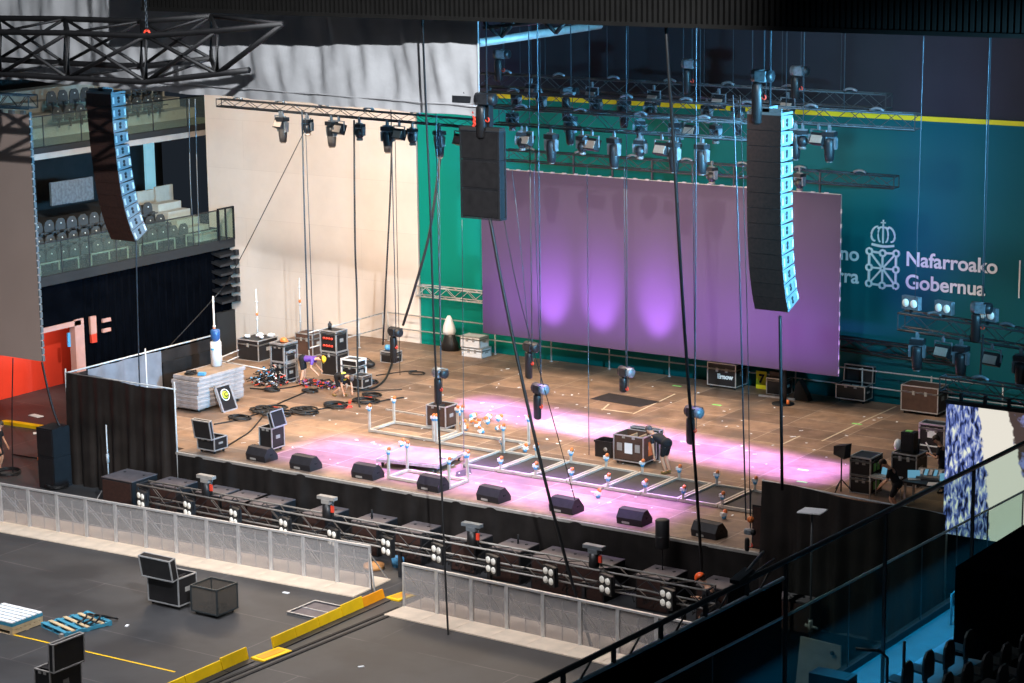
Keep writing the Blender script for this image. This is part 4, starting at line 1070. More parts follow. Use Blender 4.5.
# rear cases
c = on(709, 387)
ec = flight_case('large black flight case with white script lettering at the rear railing', (c.x, c.y-.1, ST), 1.15, .85, .95, 'closed', .22)
text('Ernow', .40, .40, .24, ec, 'white', .012, 1, y=-.012)
c = atY(756, 389, 72.05)
r = root('yellow_sign', 'yellow sign with a black seven fixed to the rear stage railing', 'sign', c)
G().bb(0, .42, 0, .02, 0, .68).build('board', mat('sign_yellow', (.90, .80, .02), .5), r); text('7', .12, .27, .42, r, 'black', .02, y=-.01)
c = on(768, 393)
flight_case('small black case at the rear railing just right of the yellow sign', (c.x, c.y-.1, ST), .72, .55, .58, 'closed', .08, wheels=False, latches=0)
g = G(); g.bb(0, .5, 0, .35, 0, .2)
tag(g.build('amplifier', 'casebrown', loc=(c.x+.05, c.y, ST+.6)), 'small device on the small case right of the yellow sign', 'device')
c = on(783, 404)
r = root('covered_stand', 'tall narrow black covered stand with round base below the right speaker column', 'covered stand', (c.x, c.y, ST))
G().lathe([(.4, 0), (.4, .03), (.05, .05)], n=14).build('round_base', 'black', r); G().lathe([(.13, .05), (.16, .5), (.15, 1.2), (.10, 1.55)], n=8, sy=.8).build('cover', 'case', r); G().lathe([(.06, .05), (.05, .2)], (.25, -.1, 0), 8).build('orange_plug', 'orange', r)
g = G(); g.prism([(0, 0, 0), (.6, 0, 0), (.5, 0, .25), (.2, 0, .75), (.05, 0, .5)], (0, .3, 0))
tag(g.build('folded_cloth', 'case', loc=(c.x+.02, c.y+.75, ST)), 'black cloth heap beside the tall narrow covered stand', 'cloth')
tag(G().box((0, 0, .03), (1.4, .1, .06), Rz(.05)).build('metal_bar', 'alu', loc=on(777, 398)), 'loose aluminium bar on the stage under the right speaker column', 'bar')
c = on(836, 401)
flight_case('black open flight case with lid raised at the rear, right of the purple screen', (c.x, c.y, ST), 1.1, .60, .62, 'back', (.2, .58), tilt=6)
c = on(901, 413)
flight_case('large brown closed flight case with silver edges at the rear right railing', (c.x, c.y, ST), 1.35, .80, 1.0, 'closed', .22, col='casebrown')
# right wing
c = on(850, 492)
for k, lb in enumerate(('lower of two square flight cases with green labels at the right wing', 'upper of two square flight cases with green labels at the right wing')):
    q = flight_case(lb, (c.x, c.y, ST+k*.56), .66, .78, .55, 'closed', .12, wheels=False, edge=.022)
    for yy in (.2, .45): G().bb(.66, .68, yy, yy+.15, .12, .36).build('green_label', 'greentape', q)
c = on(880, 488)
flight_case('flight case carrying the upright black speaker behind the seated technician', (c.x+.1, c.y+.6, ST), .8, .75, .98, 'closed', .12, wheels=False)
r = root('powered_speaker', 'upright black speaker on a flight case behind the right wing technician', 'speaker', (c.x+.28, c.y+.8, ST+1.0))
G().prism([(0, 0, 0), (.42, 0, 0), (.42, .35, 0), (0, .35, 0)], (0, 0, .62)).build('cabinet', 'speakerbox', r); G().bb(.1, .3, .1, .25, .62, .645).build('top_tape', 'greentape', r); G().bb(.05, .37, -.01, 0, .05, .57).build('grille', 'case', r)
tag(G().tube((0, 0, 0), (.02, 0, .45), .035).build('radio_antenna', 'black', loc=(c.x+.82, c.y+.9, ST+1.0)), 'short black antenna right of the upright black speaker', 'antenna')
tag(G().ball((0, 0, .15), .17, 8, (.8, .8, 1.1)).build('plastic_bag', 'whiteplastic', loc=(c.x+.1, c.y+1.0, ST+1.0)), 'white bag left of the upright black speaker', 'plastic bag')
c = on(919, 455)
q = flight_case('tall black rack case with pale locks at the left edge of the video wall', (c.x, c.y, ST), .85, .5, 1.05, 'closed', .15, wheels=False, edge=.025, latches=2)
G().bb(.28, .58, -.02, 0, .62, .85).build('lock_plate', 'whiteplastic', q); G().bb(.02, .83, -.02, 0, .33, .37).build('divider_strip', 'whiteplastic', q)
# control desk
c = on(904, 507)
r = root('control_desk', 'dark control desk with lit mixing surface at the right wing', 'desk', (c.x, c.y, ST))
G().bb(-.1, 1.7, 0, .7, .72, .78).build('desk_top', 'case', r)
for x in (0, 1.6):
    for y in (.05, .65): G().bb(x-.03, x+.03, y-.03, y+.03, 0, .72).build('leg', 'steelpale', r)
for i, (x, y, lb) in enumerate(((.05, .15, 'left'), (1.0, .3, 'right'))):
    l = root('laptop', 'open %s laptop with bluish screen on the control desk at the right wing' % lb, 'laptop', (c.x+x, c.y+y, ST+.78), .5)
    G().bb(0, .36, 0, .25, 0, .02).build('keyboard', 'steelpale', l); G().box((.18, .28, .12), (.36, .02, .24), Rx(R(-15))).build('display', 'laptop', l)
l = root('lighting_console', 'sloping blue lit lighting console on the control desk', 'console', (c.x+.15, c.y+.45, ST+.78), .25)
G().prism([(0, 0, .0), (0, .5, 0), (0, .5, .22), (0, 0, .06)], (.8, 0, 0)).build('body', 'steelpale', l)
for k in range(5): G().box((.12+.14*k, .25, .155), (.09, .3, .02), Rx(R(17.5))).build('button_bank', 'laptop' if k % 2 else 'whiteplastic', l)
tag(G().box((0, 0, 0), (.5, .38, .012), Rz(.3)).build('paper_sheet', 'paper', loc=(c.x+.95, c.y+.1, ST+.80)), 'white paper sheet on the front of the control desk', 'paper')
c = on(872, 497)
r = root('folding_table', 'low silver table rail beside the two square cases at the right wing', 'table', (c.x, c.y-.3, ST))
G().bb(0, .9, 0, .5, .66, .70).build('table_top', 'alu', r)
for x in (.05, .85):
    for y in (.05, .45): G().tube((x, y, 0), (x, y, .66), .02).build('leg', 'alu', r)
l = root('laptop', 'small laptop with cyan screen on the silver table beside the square cases', 'laptop', (c.x+.15, c.y-.1, ST+.70), -.3)
G().bb(0, .36, 0, .25, 0, .02).build('keyboard', 'steelpale', l); G().box((.18, .28, .12), (.36, .02, .24), Rx(R(-15))).build('display', 'laptop', l)
# speaker on stand
c = on(841, 492)
r = root('stand_speaker', 'angular black speaker on a thin stand left of the right wing cases', 'speaker', c)
G().tube((0, 0, .02), (0, 0, 1.1), .025).build('pole', 'black', r)
for k in range(3): G().tube((0, 0, .4), (.35*math.cos(k*2.1+.4), .35*math.sin(k*2.1+.4), .02), .018).build('leg', 'black', r)
G().prism([(-.25, -.05, 1.15), (.18, -.2, 1.08), (.22, -.2, 1.52), (-.22, -.1, 1.42)], (.05, .32, 0)).build('cabinet', 'speakerbox', r)
c = on(752, 548)
r = root('side_fill_speaker', 'tall black speaker cabinet at the right end of the stage edge', 'speaker', (c.x, c.y, ST))
G().bb(0, .55, 0, .5, 0, 1.25).build('cabinet', 'speakerbox', r); G().bb(.04, .51, -.015, 0, .05, 1.2).build('grille', 'speakergrille', r)
c2 = (c.x-.02, c.y+.62, ST)
flight_case('small silver edged rack behind the tall speaker at the right end of the stage', c2, .55, .5, 1.35, 'closed', .2, wheels=False, edge=.025, latches=1)

# floor monitors
def make_wedge():
    r = root('floor_monitor', 'x', 'stage monitor', (0, 0, 0))
    pr = [(-.28, 0), (-.32, .20), (-.17, .42), (.02, .44), (.30, .14), (.30, 0)]
    G().prism([(-.42, a, b) for a, b in pr], (.84, 0, 0)).build('cabinet', 'wedge', r)
    G().prism([(-.40, .05, .425), (-.40, .29, .165), (-.40, .30, .175), (-.40, .06, .44)], (.80, 0, 0)).build('grille', 'case', r)
    G().bb(.42, .43, -.06, .06, .18, .24).build('handle', 'black', r)
    G().bb(-.25, .0, -.30, -.285, .03, .10).build('connector_plate', 'steelpale', r)
    return r
for i, (x, y) in enumerate(((257, 461), (301, 470), (363, 479), (429, 491), (489, 502), (562, 513), (630, 525), (705, 538))):
    p = on(x, y); place('wedge', make_wedge, (p.x, p.y+.25, ST), 'black wedge monitor on the front edge of the stage, '+nth(i, 8), 'floor monitors along the stage edge', R(random.uniform(-5, 3)-3))

# risers
def castor_head(parent, x, y, z, s=1.0, name='levelling_castor'):
    c = G().lathe([(.045*s, 0), (.06*s, .05*s), (.05*s, .1*s)], (x, y, z), 8).build(name, 'blueplastic', parent)
    G().bb(x-.075*s, x+.06*s, y-.05*s, y+.05*s, z+.07*s, z+.15*s).build('bracket', 'whiteplastic', c)
    G().lathe([(.055*s, -.03*s), (.065*s, 0), (.055*s, .03*s)], (x+.03*s, y, z+.17*s), 8, Ry(R(90))).build('wheel', 'orange', c)
    return c
def riser(label, x0, y0, w, d, ph=.25, post=True, board='board', bw=.07):
    r = root('riser_frame', label, 'riser frame', (x0, y0, ST), 0, None)
    g = G(); g.bb(0, w, 0, bw, .02, .11); g.bb(0, w, d-bw, d, .02, .11); g.bb(0, bw, bw, d-bw, .02, .11); g.bb(w-bw, w, bw, d-bw, .02, .11); g.build('frame', 'frame', r)
    if board: G().bb(bw, w-bw, bw, d-bw, .02, .05).build('board', board, r)
    return r
fr0, fr1 = on(469, 466), on(770, 514)
RX0, RX1, RY0, RY1 = -41.25, -30.7, 57.35, 59.45
nb = 8; bw_ = (RX1-RX0)/nb
for i in range(nb):
    r = riser('flat riser frame with dark board in the long row across the stage, '+nth(i, nb), RX0+i*bw_+.03, RY0, bw_-.06, RY1-RY0); r['group'] = 'riser frames in the long row'
    for x, y in ((.12, .04), (.12, RY1-RY0-.04)):
        p_ = G().bb(x-.03, x+.03, y-.03, y+.03, .1, .28).build('post', 'frame', r); castor_head(r, x, y, .28, 1.15)
def tall_frame(label, x0, y0, w, d, ph):
    r = root('riser_frame', label, 'riser frame', (x0, y0, ST))
    g = G(); t = .08; g.bb(0, w, 0, t, .02, .10); g.bb(0, w, d-t, d, .02, .10); g.bb(0, t, t, d-t, .02, .10); g.bb(w-t, w, t, d-t, .02, .10); g.build('base_frame', 'frame', r)
    for x in (t/2, w-t/2):
        for y in (t/2, d-t/2): G().bb(x-.035, x+.035, y-.035, y+.035, .1, ph).build('upright', 'frame', r); castor_head(r, x, y, ph, 1.1)
    return r
a = on(368, 432)
tall_frame('open riser frame with four uprights at far left of centre stage', a.x, a.y, 2.75, 1.45, .72)
tall_frame('open riser frame with four uprights in front of the brown open case', a.x+2.9, a.y-.15, 2.75, 1.55, .78)
a = on(387, 479)
tall_frame('riser frame with uprights at the stage front in the purple light', a.x, a.y, 2.4, 1.05, .78)
# rolling deck in the purple light
a = on(380, 468)
r = root('rolling_deck', 'tilted rolling stage deck lying in the purple light at front left', 'stage deck', (a.x-.15, a.y, ST), R(8))
G().bb(0, 2.2, 0, 1.9, .19, .28).build('edge_frame', 'alu', r); G().bb(.05, 2.15, .05, 1.85, .28, .295).build('board', 'decktop', r)
for x in (.15, 2.05):
    for y in (.15, 1.75): castor(r, x, y, 0, .19)
tag(G().box((0, 0, .04), (.5, .3, .06), Rz(.2)).build('folded_sheet', 'paper', loc=(a.x+1.75, a.y+1.25, ST+.30)), 'folded white sheet on the rolling deck', 'sheet')
# loose castors
for i, (x, y) in enumerate(((460, 422), (466, 428), (472, 421), (480, 425), (484, 431), (489, 423), (495, 427), (478, 419), (497, 420), (458, 414), (469, 415), (487, 418))):
    p = on(x, y+4)
    r = root('loose_castor', 'loose blue and orange castor on the stage right of the brown case', 'castor', p, random.random()*6, 'loose castors right of the brown open case'); castor_head(r, 0, 0, .03, 1.3); r.rotation_euler = (random.uniform(-1.3, 1.3), random.uniform(-1.3, 1.3), random.random()*6); r.location.z += .07
for (x, y), lb in (((598, 498), 'loose castor lying in the purple light before the riser row'), ((724, 519), 'loose orange castor near the right end of the stage edge'), ((402, 447), 'loose castor near the back corner of the rolling deck'), ((525, 452), 'loose castor at the rear left corner of the riser row')):
    r = root('loose_castor', lb, 'castor', on(x, y), 1.0); castor_head(r, 0, 0, 0, 1.3)
tag(G().box((0, 0, .02), (1.7, .08, .04), Rz(R(-2))).build('metal_bar', 'alu', loc=on(405, 413)), 'loose aluminium bar lying behind the left riser frame', 'bar')
# dark mats and tapes on the stage
def patch(name, label, pts, matn, z=.006, cat='mat'):
    P = [on(*p) for p in pts]; o = P[0]
    return tag(G().prism([p+Vector((0, 0, .001)) for p in P], (0, 0, z)).build(name, matn, origin=o), label, cat)
patch('floor_mat', 'dark grey mat on the rear stage boards', [(590, 399), (640, 407), (661, 402), (609, 393)], 'board')
patch('floor_mat', 'dark strip of boards behind the riser row', [(455, 478), (456, 472), (470, 468), (472, 474)], 'board')
for i, (x0, y0, x1, y1) in enumerate(((822, 441, 866, 420), (866, 420, 896, 406.5), (601, 409, 632, 413), (602, 410, 609, 404), (783, 444, 800, 436), (633, 414, 675, 394), (680, 441, 700, 445))):
    a, b_ = on(x0, y0), on(x1, y1); dd = (b_-a); nn2 = Vector((-dd.y, dd.x, 0)).normalized()*.03
    tag(G().prism([a-nn2, b_-nn2, b_+nn2, a+nn2], (0, 0, .006)).build('floor_tape', 'tape', origin=a), 'pale tape strip on the rear stage boards, %s of seven' % ['first', 'second', 'third', 'fourth', 'fifth', 'sixth', 'seventh'][i], 'tape', 'pale tape strips on the stage')
for i, (x, y) in enumerate(((677, 386), (717, 405), (857, 424), (803, 470), (802, 482))):
    tag(G().box((0, 0, .005), (.35, .12, .008)).build('tape_mark', 'greentape', loc=on(x, y)), 'small green tape mark on the stage boards', 'tape', 'green tape marks')

# cables on the stage
def floor_cable(label, pts, r_=.025, matn='cable', jit=.0, name='stage_cable'):
    P = [on(x, y)+Vector((0, 0, r_+.002)) for x, y in pts]; Q = []
    for i in range(len(P)-1):
        for k in range(8):
            t = k/8; a = P[max(i-1, 0)]; b = P[i]; c = P[i+1]; d = P[min(i+2, len(P)-1)]
            Q.append(.5*((2*b)+(c-a)*t+(2*a-5*b+4*c-d)*t*t+(3*b-a-3*c+d)*t**3))
    Q.append(P[-1])
    return tag(G().path(Q, r_, 5).build(name, matn, origin=P[0]), label, 'cable')
floor_cable('long black cable running from the coil heap to the rear left cases', [(214, 425), (235, 421), (262, 413), (275, 406), (293, 398), (311, 391), (330, 387), (352, 383)])
floor_cable('black cable running behind the logo case lid to the cases', [(250, 389), (270, 390), (290, 388), (308, 384), (330, 380)])
floor_cable('black cable crossing the boards in front of the crouching man', [(305, 412), (330, 408), (352, 402), (372, 403), (390, 400), (404, 398)])
floor_cable('thick black cable sweeping from the hoist to the crouching man', [(360, 391), (374, 389), (385, 380), (392, 364)], .04)
floor_cable('thin black cable ending in a small coil at the rear of the stage', [(376, 376), (390, 374), (405, 372), (417, 371)], .02)
floor_cable('black cable lying below the left opened case', [(225, 448), (238, 440), (250, 432), (262, 418)])
floor_cable('thin cable across the boards behind the brown open case', [(352, 392), (375, 391), (402, 390)], .018)
def coil(label, px, py, rad, n=4, r_=.028, col='cable', messy=.25):
    p = on(px, py); g = G(); Q = []
    for i in range(n*14+1):
        t = i/14*2*PI; rr = rad*(1-.25*random.random()*messy-.1*math.sin(t*.37)); Q.append((rr*math.cos(t)*1.1+messy*.2*math.sin(t*.21), rr*.9*math.sin(t)+messy*.2*math.cos(t*.17), r_+.02*(i/14)))
    g.path(Q, r_, 5)
    return tag(g.build('cable_coil', col, loc=p), label, 'cable')
coil('largest black cable heap on the boards left of centre stage', 268, 412, .42, 7, .035, messy=1.2)
coil('second heap of black cable overlapping the largest heap', 276, 416, .30, 6, .035, messy=1.2)
coil('flat black cable coil right of the largest cable heap', 304, 413, .42, 6, .032, messy=.5)
coil('black cable loop left of the largest cable heap', 240, 419, .35, 4)
coil('oblong black cable coil beside red connectors near the crouching man', 336, 407, .38, 5, .03)
coil('small black coil behind the logo case lid', 272, 391, .25, 3)
coil('black coil on the right side of the crouching man', 368, 383, .34, 4)
coil('black coil in front of the crouching man', 366, 402, .42, 4)
coil('small coil at the rear left of the stage beside the hoist', 416, 374, .3, 2, .018)
coil('coil of cable behind the white edged case', 372, 396, .3, 3)
coil('small black coil beside the feet of the man in purple light', 310, 392, .25, 3)
for i, (x, y) in enumerate(((342, 406), (348, 408), (350, 403), (275, 409), (331, 388), (306, 387), (368, 399))):
    tag(G().box((0, 0, .04), (.3, .09, .07), Rz(i*1.1)).build('red_connector', 'red', loc=on(x, y)), 'red cable connector lying among the cables at rear left, '+nth(i, 7), 'connector', 'red connectors')
pile('connector_pile', 'small heap of red and grey connectors between the two men at rear left', on(318, 386), 1.7, .9, .22, 150, ['cable', 'red', 'steelpale', 'cable', 'cable', 'purple', 'cable', 'case'], 'connectors')
pile('stage_debris', 'scattered pale paper scraps and tape bits on the stage boards', (-38.5, 61, ST), 17, 14, .0, 1, ['paper'], 'debris')
deb = COL.objects[-1]; bpy.data.objects.remove(deb)
g = G()
for k in range(150):
    x = random.uniform(-50, -30.5); y = random.uniform(55.5, 71)
    g.box((x+40, y-60, .006), (random.uniform(.03, .16), random.uniform(.02, .07), .008), Rz(random.random()*3))
tag(g.build('paper_scraps', 'paper', loc=(-40, 60, ST)), 'tiny pale scraps of paper and tape scattered over the stage boards', 'scraps', kind='stuff')
# scaffold poles
for (x, yb, yt, Y, lb) in ((256, 345, 289, 67.2, 'tall thin scaffold pole with a red clamp in front of the beige wall left'), (299, 333, 278, 70.5, 'thin scaffold pole standing before the middle of the beige wall'), (213, 362, 296, 62.6, 'galvanised scaffold pole left of the water cooler')):
    q = atY(x, yt, Y); r = root('scaffold_pole', lb, 'pole', (q.x, Y, ST))
    G().tube((0, 0, 0), (0, 0, q.z-ST), .035).build('tube', 'steel', r)
    for zz in (.7, 1.4, 2.1):
        if zz < q.z-ST: G().lathe([(.06, 0), (.06, .05)], (0, 0, zz), 8).build('ring', 'steel', r)
    G().lathe([(.05, 0), (.05, .12)], (0, 0, (q.z-ST)*.6), 8).build('red_clamp', 'orange', r)
railing('scaffold_railing', 'low scaffold rail with blue-grey tubes left of the rear left cases', [on(222, 366), on(256, 352)], .35, .1, 3)

# ================================================================== PIT AND ARENA FLOOR
# subwoofers
subs = [(133, 474, 1.35, 1.2, 'largest black subwoofer at the far left of the pit'), (174, 482, 1.2, 1.0, None), (221, 489, 1.0, 1.0, None), (330, 509, .95, 1.1, None), (377, 518, 1.0, 1.0, None), (423, 525, 1.0, 1.0, None), (477, 534, .9, .9, None), (520, 543, 1.0, 1.0, None), (666, 570, 1.05, 1.05, None), (722, 582, 1.0, 1.0, None)]
def sub(px, py, w_, d_, lb, zt_=1.0, col='subtop', grp='subwoofers in the pit'):
    p = atZ(px, py, zt_); r = root('subwoofer', lb, 'subwoofer', (p.x-w_/2, min(p.y-d_/2, 53.82-d_), 0), 0, grp)
    b = G().bb(0, w_, 0, d_, 0, zt_-.03).build('cabinet', 'speakerbox', r); G().bb(.05, w_-.05, -.02, 0, .05, zt_-.08).build('grille', 'speakergrille', r)
    G().bb(0, w_, 0, d_, zt_-.03, zt_).build('top_plate', col, r)
    for x in (.25, w_-.25): G().lathe([(.05, 0), (.05, .01)], (x, d_*.7, zt_), 8).build('pole_socket', 'black', r)
    return r
k = 0
for (x, y, w_, d_, lb) in subs:
    sub(x, y, w_, d_, lb or 'pale topped subwoofer standing singly in the pit, %s of nine' % ['first', 'second', 'third', 'fourth', 'fifth', 'sixth', 'seventh', 'eighth', 'ninth'][k])
    if not lb: k += 1
for i, (x, y) in enumerate(((258, 492), (283, 496))):
    sub(x, y, 1.15, 1.1, ['left', 'right'][i]+' one of the paired subwoofers in the left half of the pit')
for i, (x, y) in enumerate(((571, 549), (606, 556))):
    sub(x, y, 1.25, 1.15, ['left', 'right'][i]+' one of the paired subwoofers behind the rightmost pit hoist', col='subtop')
p = atZ(666, 568, 1.0)
r = root('front_fill_speaker', 'black column speaker on a pole rising from a subwoofer at the stage front', 'speaker', (p.x, p.y-.2, 1.0))
G().tube((0, 0, 0), (0, 0, .7), .02).build('pole', 'black', r); G().lathe([(.19, .65), (.2, .68), (.2, 1.45), (.17, 1.47)], n=10).build('cabinet', 'speakerbox', r); G().lathe([(.21, .98), (.21, 1.0)], n=10).build('band', 'fixture', r)
for (x, y) in ((376, 517), (522, 542)):
    p = atZ(x, y, 1.0); tag(G().tube((0, 0, 0), (0, 0, .28), .03).build('speaker_pole', 'black', loc=(p.x, p.y-.2, 1.0)), 'short black pole on a subwoofer, '+('left' if x < 400 else 'right')+' of the two in the pit', 'pole')

# front ground truss
GA, GB = atY(137, 487, 51.35), atY(706, 586, 51.35)
GA.z = GB.z = 1.42
gt = truss('front_lighting_truss', 'long dark truss running along the pit behind the crowd barriers', GA, GB, .52, bay=.6, matn='rigdark', r_=.03)
for k in range(7):
    x = (GB-GA).length*(.03+k*.155); G().bb(x-.05, x+.05, .2, .3, -1.42, -.5).build('support_leg', 'rigdark', gt)
[q for q in COL.objects if q.parent == gt and q.name.startswith('chords')][0].data.materials[0] = M['steelpale']
g = G(); L = (GB-GA).length
for k in range(120):
    x = L*random.random(); a = random.random()*3
    g.path([(x, .3, -.55), (x+.1*math.cos(a), .25, -.7-.2*random.random()), (x+.3, .3, -.55)], .016, 4)
g.tube((0, .3, -.55), (L, .3, -.55), .02); g.build('cable_loops', 'cable', gt)
for i, (x, y) in enumerate(((201, 475), (322, 496), (467, 523), (589, 545))):
    q = on_line(GA, GB, x); z_ = atY(x, y, 51.6).z
    r = root('pit_chain_hoist', 'upright chain hoist with pale top bar on the pit truss, '+nth(i, 4), 'chain hoist', (q.x, 51.62, 1.43), 0, 'hoists on the pit truss')
    hz = z_-1.43
    g = G(); g.bb(-.32, .32, -.10, .10, hz-.08, hz+.02); g.bb(-.14, .16, -.12, .12, hz-.2, hz-.08); g.build('top_bar', 'steelpale' if i < 2 else 'fixpale', r)
    G().lathe([(.12, -.1), (.16, 0), (.15, hz-.2)], n=8).build('chain_bag', 'case', r)
    G().tube((.22, 0, 0), (.22, 0, hz-.08), .02).build('chain', 'wire', r)
    G().bb(.16, .26, -.05, .0, hz-.45, hz-.25).build('hook', 'red', r)
def make_blinder():
    r = root('blinder_lamp', 'x', 'blinder lamp', (0, 0, 0))
    g = G(); g.bb(-.27, .27, 0, .14, -.28, .28); g.build('housing', 'fixture', r)
    G().path([(-.3, .07, 0), (-.3, .07, .36), (.3, .07, .36), (.3, .07, 0)], .02, 4).build('yoke', 'fixture', r)
    for x in (-.125, .125):
        for z in (-.13, .13): G().lathe([(.10, 0), (.095, .03), (.03, .045)], (x, 0, z), 10, Rx(R(90))).build('lamp', 'lampface', r)
    return r
for i, (x, y) in enumerate(((141, 500), (187.5, 509), (233.5, 517), (283.5, 527), (332, 538), (386, 547), (436.5, 554), (491, 565), (548.5, 576), (605, 585), (666, 599))):
    p = atY(x, y, 51.1); place('blinder', make_blinder, p, 'four lamp blinder hanging on the pit truss, '+nth(i, 11), 'four lamp blinders on the pit truss', R(-20))

# crowd barriers
def make_barrier():
    r = root('crowd_barrier', 'x', 'crowd barrier', (0, 0, 0))     # origin at left bottom, extends to +X, face toward -Y
    w_ = 1.19
    g = G(); 
    for x in (.02, w_-.02): g.bb(x-.03, x+.03, -.03, .03, .0, 1.28)
    g.bb(0, w_, -.04, .04, 1.25, 1.31); g.build('frame', 'barrier', r)
    G().bb(.05, w_-.05, -.004, .004, .04, 1.25).build('mesh_panel', 'mesh', r)
    g = G(); g.bb(.05, w_-.05, .02, .04, .84, .87); g.bb(.05, w_-.05, .02, .04, .42, .45); g.bb(w_/2-.012, w_/2+.012, .02, .04, .05, 1.1)
    g.tube((.06, .05, 1.05), (.06, .9, .08), .02, 4); g.tube((w_-.06, .05, 1.05), (w_-.06, .9, .08), .02, 4); g.tube((w_/2, .05, .9), (w_/2, .7, .06), .015, 4)
    g.build('brace', 'barrier', r)
    G().bb(0, w_, -.88, 1.0, .0, .035).build('foot_plate', 'footplate', r)
    return r
brl = math.atan2(.73, 14.4)
xr = atZ(370, 590, 0).x; k = 0
for i in range(14):
    place('barrier', make_barrier, (xr-1.2*(i+1)*math.cos(brl), 50.2-1.2*(i+1)*math.sin(brl), 0), 'crowd barrier panel in the long left run, '+(ORD[i]+' from right' if i else 'rightmost beside the gap'), 'crowd barriers, left run', brl)
xl = atZ(404, 607, 0).x
for i in range(9):
    place('barrier', make_barrier, (xl+1.2*i, 49.38-.03*i, 0), 'crowd barrier panel in the right run, '+(ORD[i]+' from left' if i else 'leftmost beside the gap'), 'crowd barriers, right run', -.025)
tag(G().tube((0, 0, 1.1), (.55, -.5, .02), .03).build('barrier_strut', 'steelpale', loc=(xr+.05, 50.1, 0)), 'slanting strut at the gap end of the left barrier run', 'strut')
r = root('cable_drum', 'orange half disc lying behind the gap in the barriers', 'cable drum', atZ(374, 568, 0)); G().lathe([(.32, 0), (.32, .12), (.1, .16)], n=14).build('disc', mat('orange_wood', (.75, .35, .12), .6), r)
tag(G().lathe([(.18, 0), (.2, .25), (.15, .3)], n=10).build('bucket', 'blueplastic', loc=atZ(398, 566, 0)), 'small blue tub in the shade behind the barrier gap', 'bucket')

# yellow cable boards
def base_y(x): return 660-.447*(x-249)
edges = [(150, 187), (187, 223), (223, 249), (274, 297), (297, 320), (320, 343), (343, 364), (364, 385)]
for i, (x0, x1) in enumerate(edges):
    a, b_ = atZ(x0, base_y(x0), 0), atZ(x1, base_y(x1), 0)
    r = root('cable_ramp_board', '%s upright board of the kerb on the arena floor, %s' % ('orange' if i == 7 else 'yellow', ['nearest', 'second nearest', 'third nearest, before the flat board', 'fourth, just after the flat board', 'fifth', 'sixth', 'seventh', 'farthest, by the barrier gap'][i]), 'cable ramp', a)
    t = b_-a; hh = .30+(.05 if i in (2, 6) else 0)
    G().prism([(-.05, 0, 0), (.03, 0, 0), (-.06, 0, hh), (-.10, 0, hh)], t*.985).build('board', 'ramporange' if i == 7 else 'ramp', r)
    G().prism([(-.0, 0, .0), (.22, 0, 0), (.22, 0, .03), (.0, 0, .05)], t*.985).build('foot', 'fixture', r)
for (x0, x1, lb, m_) in ((252, 280, 'flat yellow cable ramp board lying between the upright yellow boards', 'ramp'), (387, 405, 'flat yellow ramp board lying at the barrier gap', 'ramp')):
    a, b_ = atZ(x0, base_y(x0)+1, 0), atZ(x1, base_y(x1)+3, 0); t = b_-a
    r = root('cable_ramp_board', lb, 'cable ramp', a); G().prism([(-.05, 0, 0), (.42, 0, 0), (.42, 0, .04), (-.05, 0, .06)], t).build('board', m_, r); G().prism([(.05, .1, .06), (.3, .1, .045), (.3, .1, .055), (.05, .1, .07)], t*.8).build('orange_inlay', 'ramporange', r)
a, b_ = atZ(0, 424, 0), atZ(62, 433, 0)
tag(G().prism([(0, 0, 0), (0, .35, 0), (0, .35, .1), (0, 0, .12)], b_-a).build('cable_ramp_board', 'ramp', loc=a), 'long yellow cable ramp at the left edge beside the black enclosure', 'cable ramp')
a, b_ = atZ(10, 634, 0), atZ(175, 672, 0); dd = (b_-a).normalized(); nn2 = Vector((-dd.y, dd.x, 0))*.03
tag(G().prism([a-nn2, b_-nn2, b_+nn2, a+nn2], (0, 0, .006)).build('floor_line', 'ramp', origin=a), 'thin yellow line taped across the arena floor', 'tape')
a, b_ = atZ(204, 683, 0), atZ(392, 606, 0)
for k, dx in enumerate((.25, .5)):
    tag(G().prism([a+Vector((dx-.05, 0, 0)), a+Vector((dx+.05, 0, 0)), b_+Vector((dx+.05, 0, 0)), b_+Vector((dx-.05, 0, 0))], (0, 0, .02)).build('cable_channel', 'black', origin=a), 'black cable duct beside the yellow boards, '+['inner', 'outer'][k], 'cable duct')

# cases etc. on the arena floor
def onf(x, y): return atZ(x, y, 0)
flight_case('black flight case on the arena floor with its lid standing open before the barriers', tuple(onf(149, 604)), 1.15, .75, .92, 'front', (.22, .62), tilt=10)
c = onf(192, 614)
r = root('mesh_basket', 'dark wire mesh basket on wheels right of the open black case', 'basket', c, 0)
G().frame(.95, .85, .72, .02, .12, .475, .425).build('frame', 'rail', r)
g = G(); g.bb(0, .95, 0, .005, .12, .84); g.bb(0, .95, .845, .85, .12, .84); g.bb(0, .005, .005, .845, .12, .84); g.bb(.945, .95, .005, .845, .12, .84); g.build('mesh_walls', 'wiremesh', r)
G().bb(.02, .93, .02, .83, .12, .15).build('floor_plate', 'case', r)
for x in (.1, .85):
    for y in (.1, .75): castor(r, x, y)
g = G()
for k in range(30): g.box((.15+.65*random.random(), .15+.55*random.random(), .17+.1*random.random()), (.2, .05, .05), Rz(random.random()*3))
tag(g.build('loose_clamps', 'blacktruss', loc=c), 'dark jumble of clamps lying in the wire mesh basket', 'clamps', kind='stuff')
c = onf(37, 706)
lc = flight_case('black flight case with steel edges in the lower left corner, lid raised', tuple(c), .52, 1.05, .98, 'right', (.14, .72), tilt=2, trim='steelpale')
for k in range(3): G().bb(.05, .47, .15+.25*k, .38+.25*k, .75, .98+.08*k).build('tray', 'case', lc)
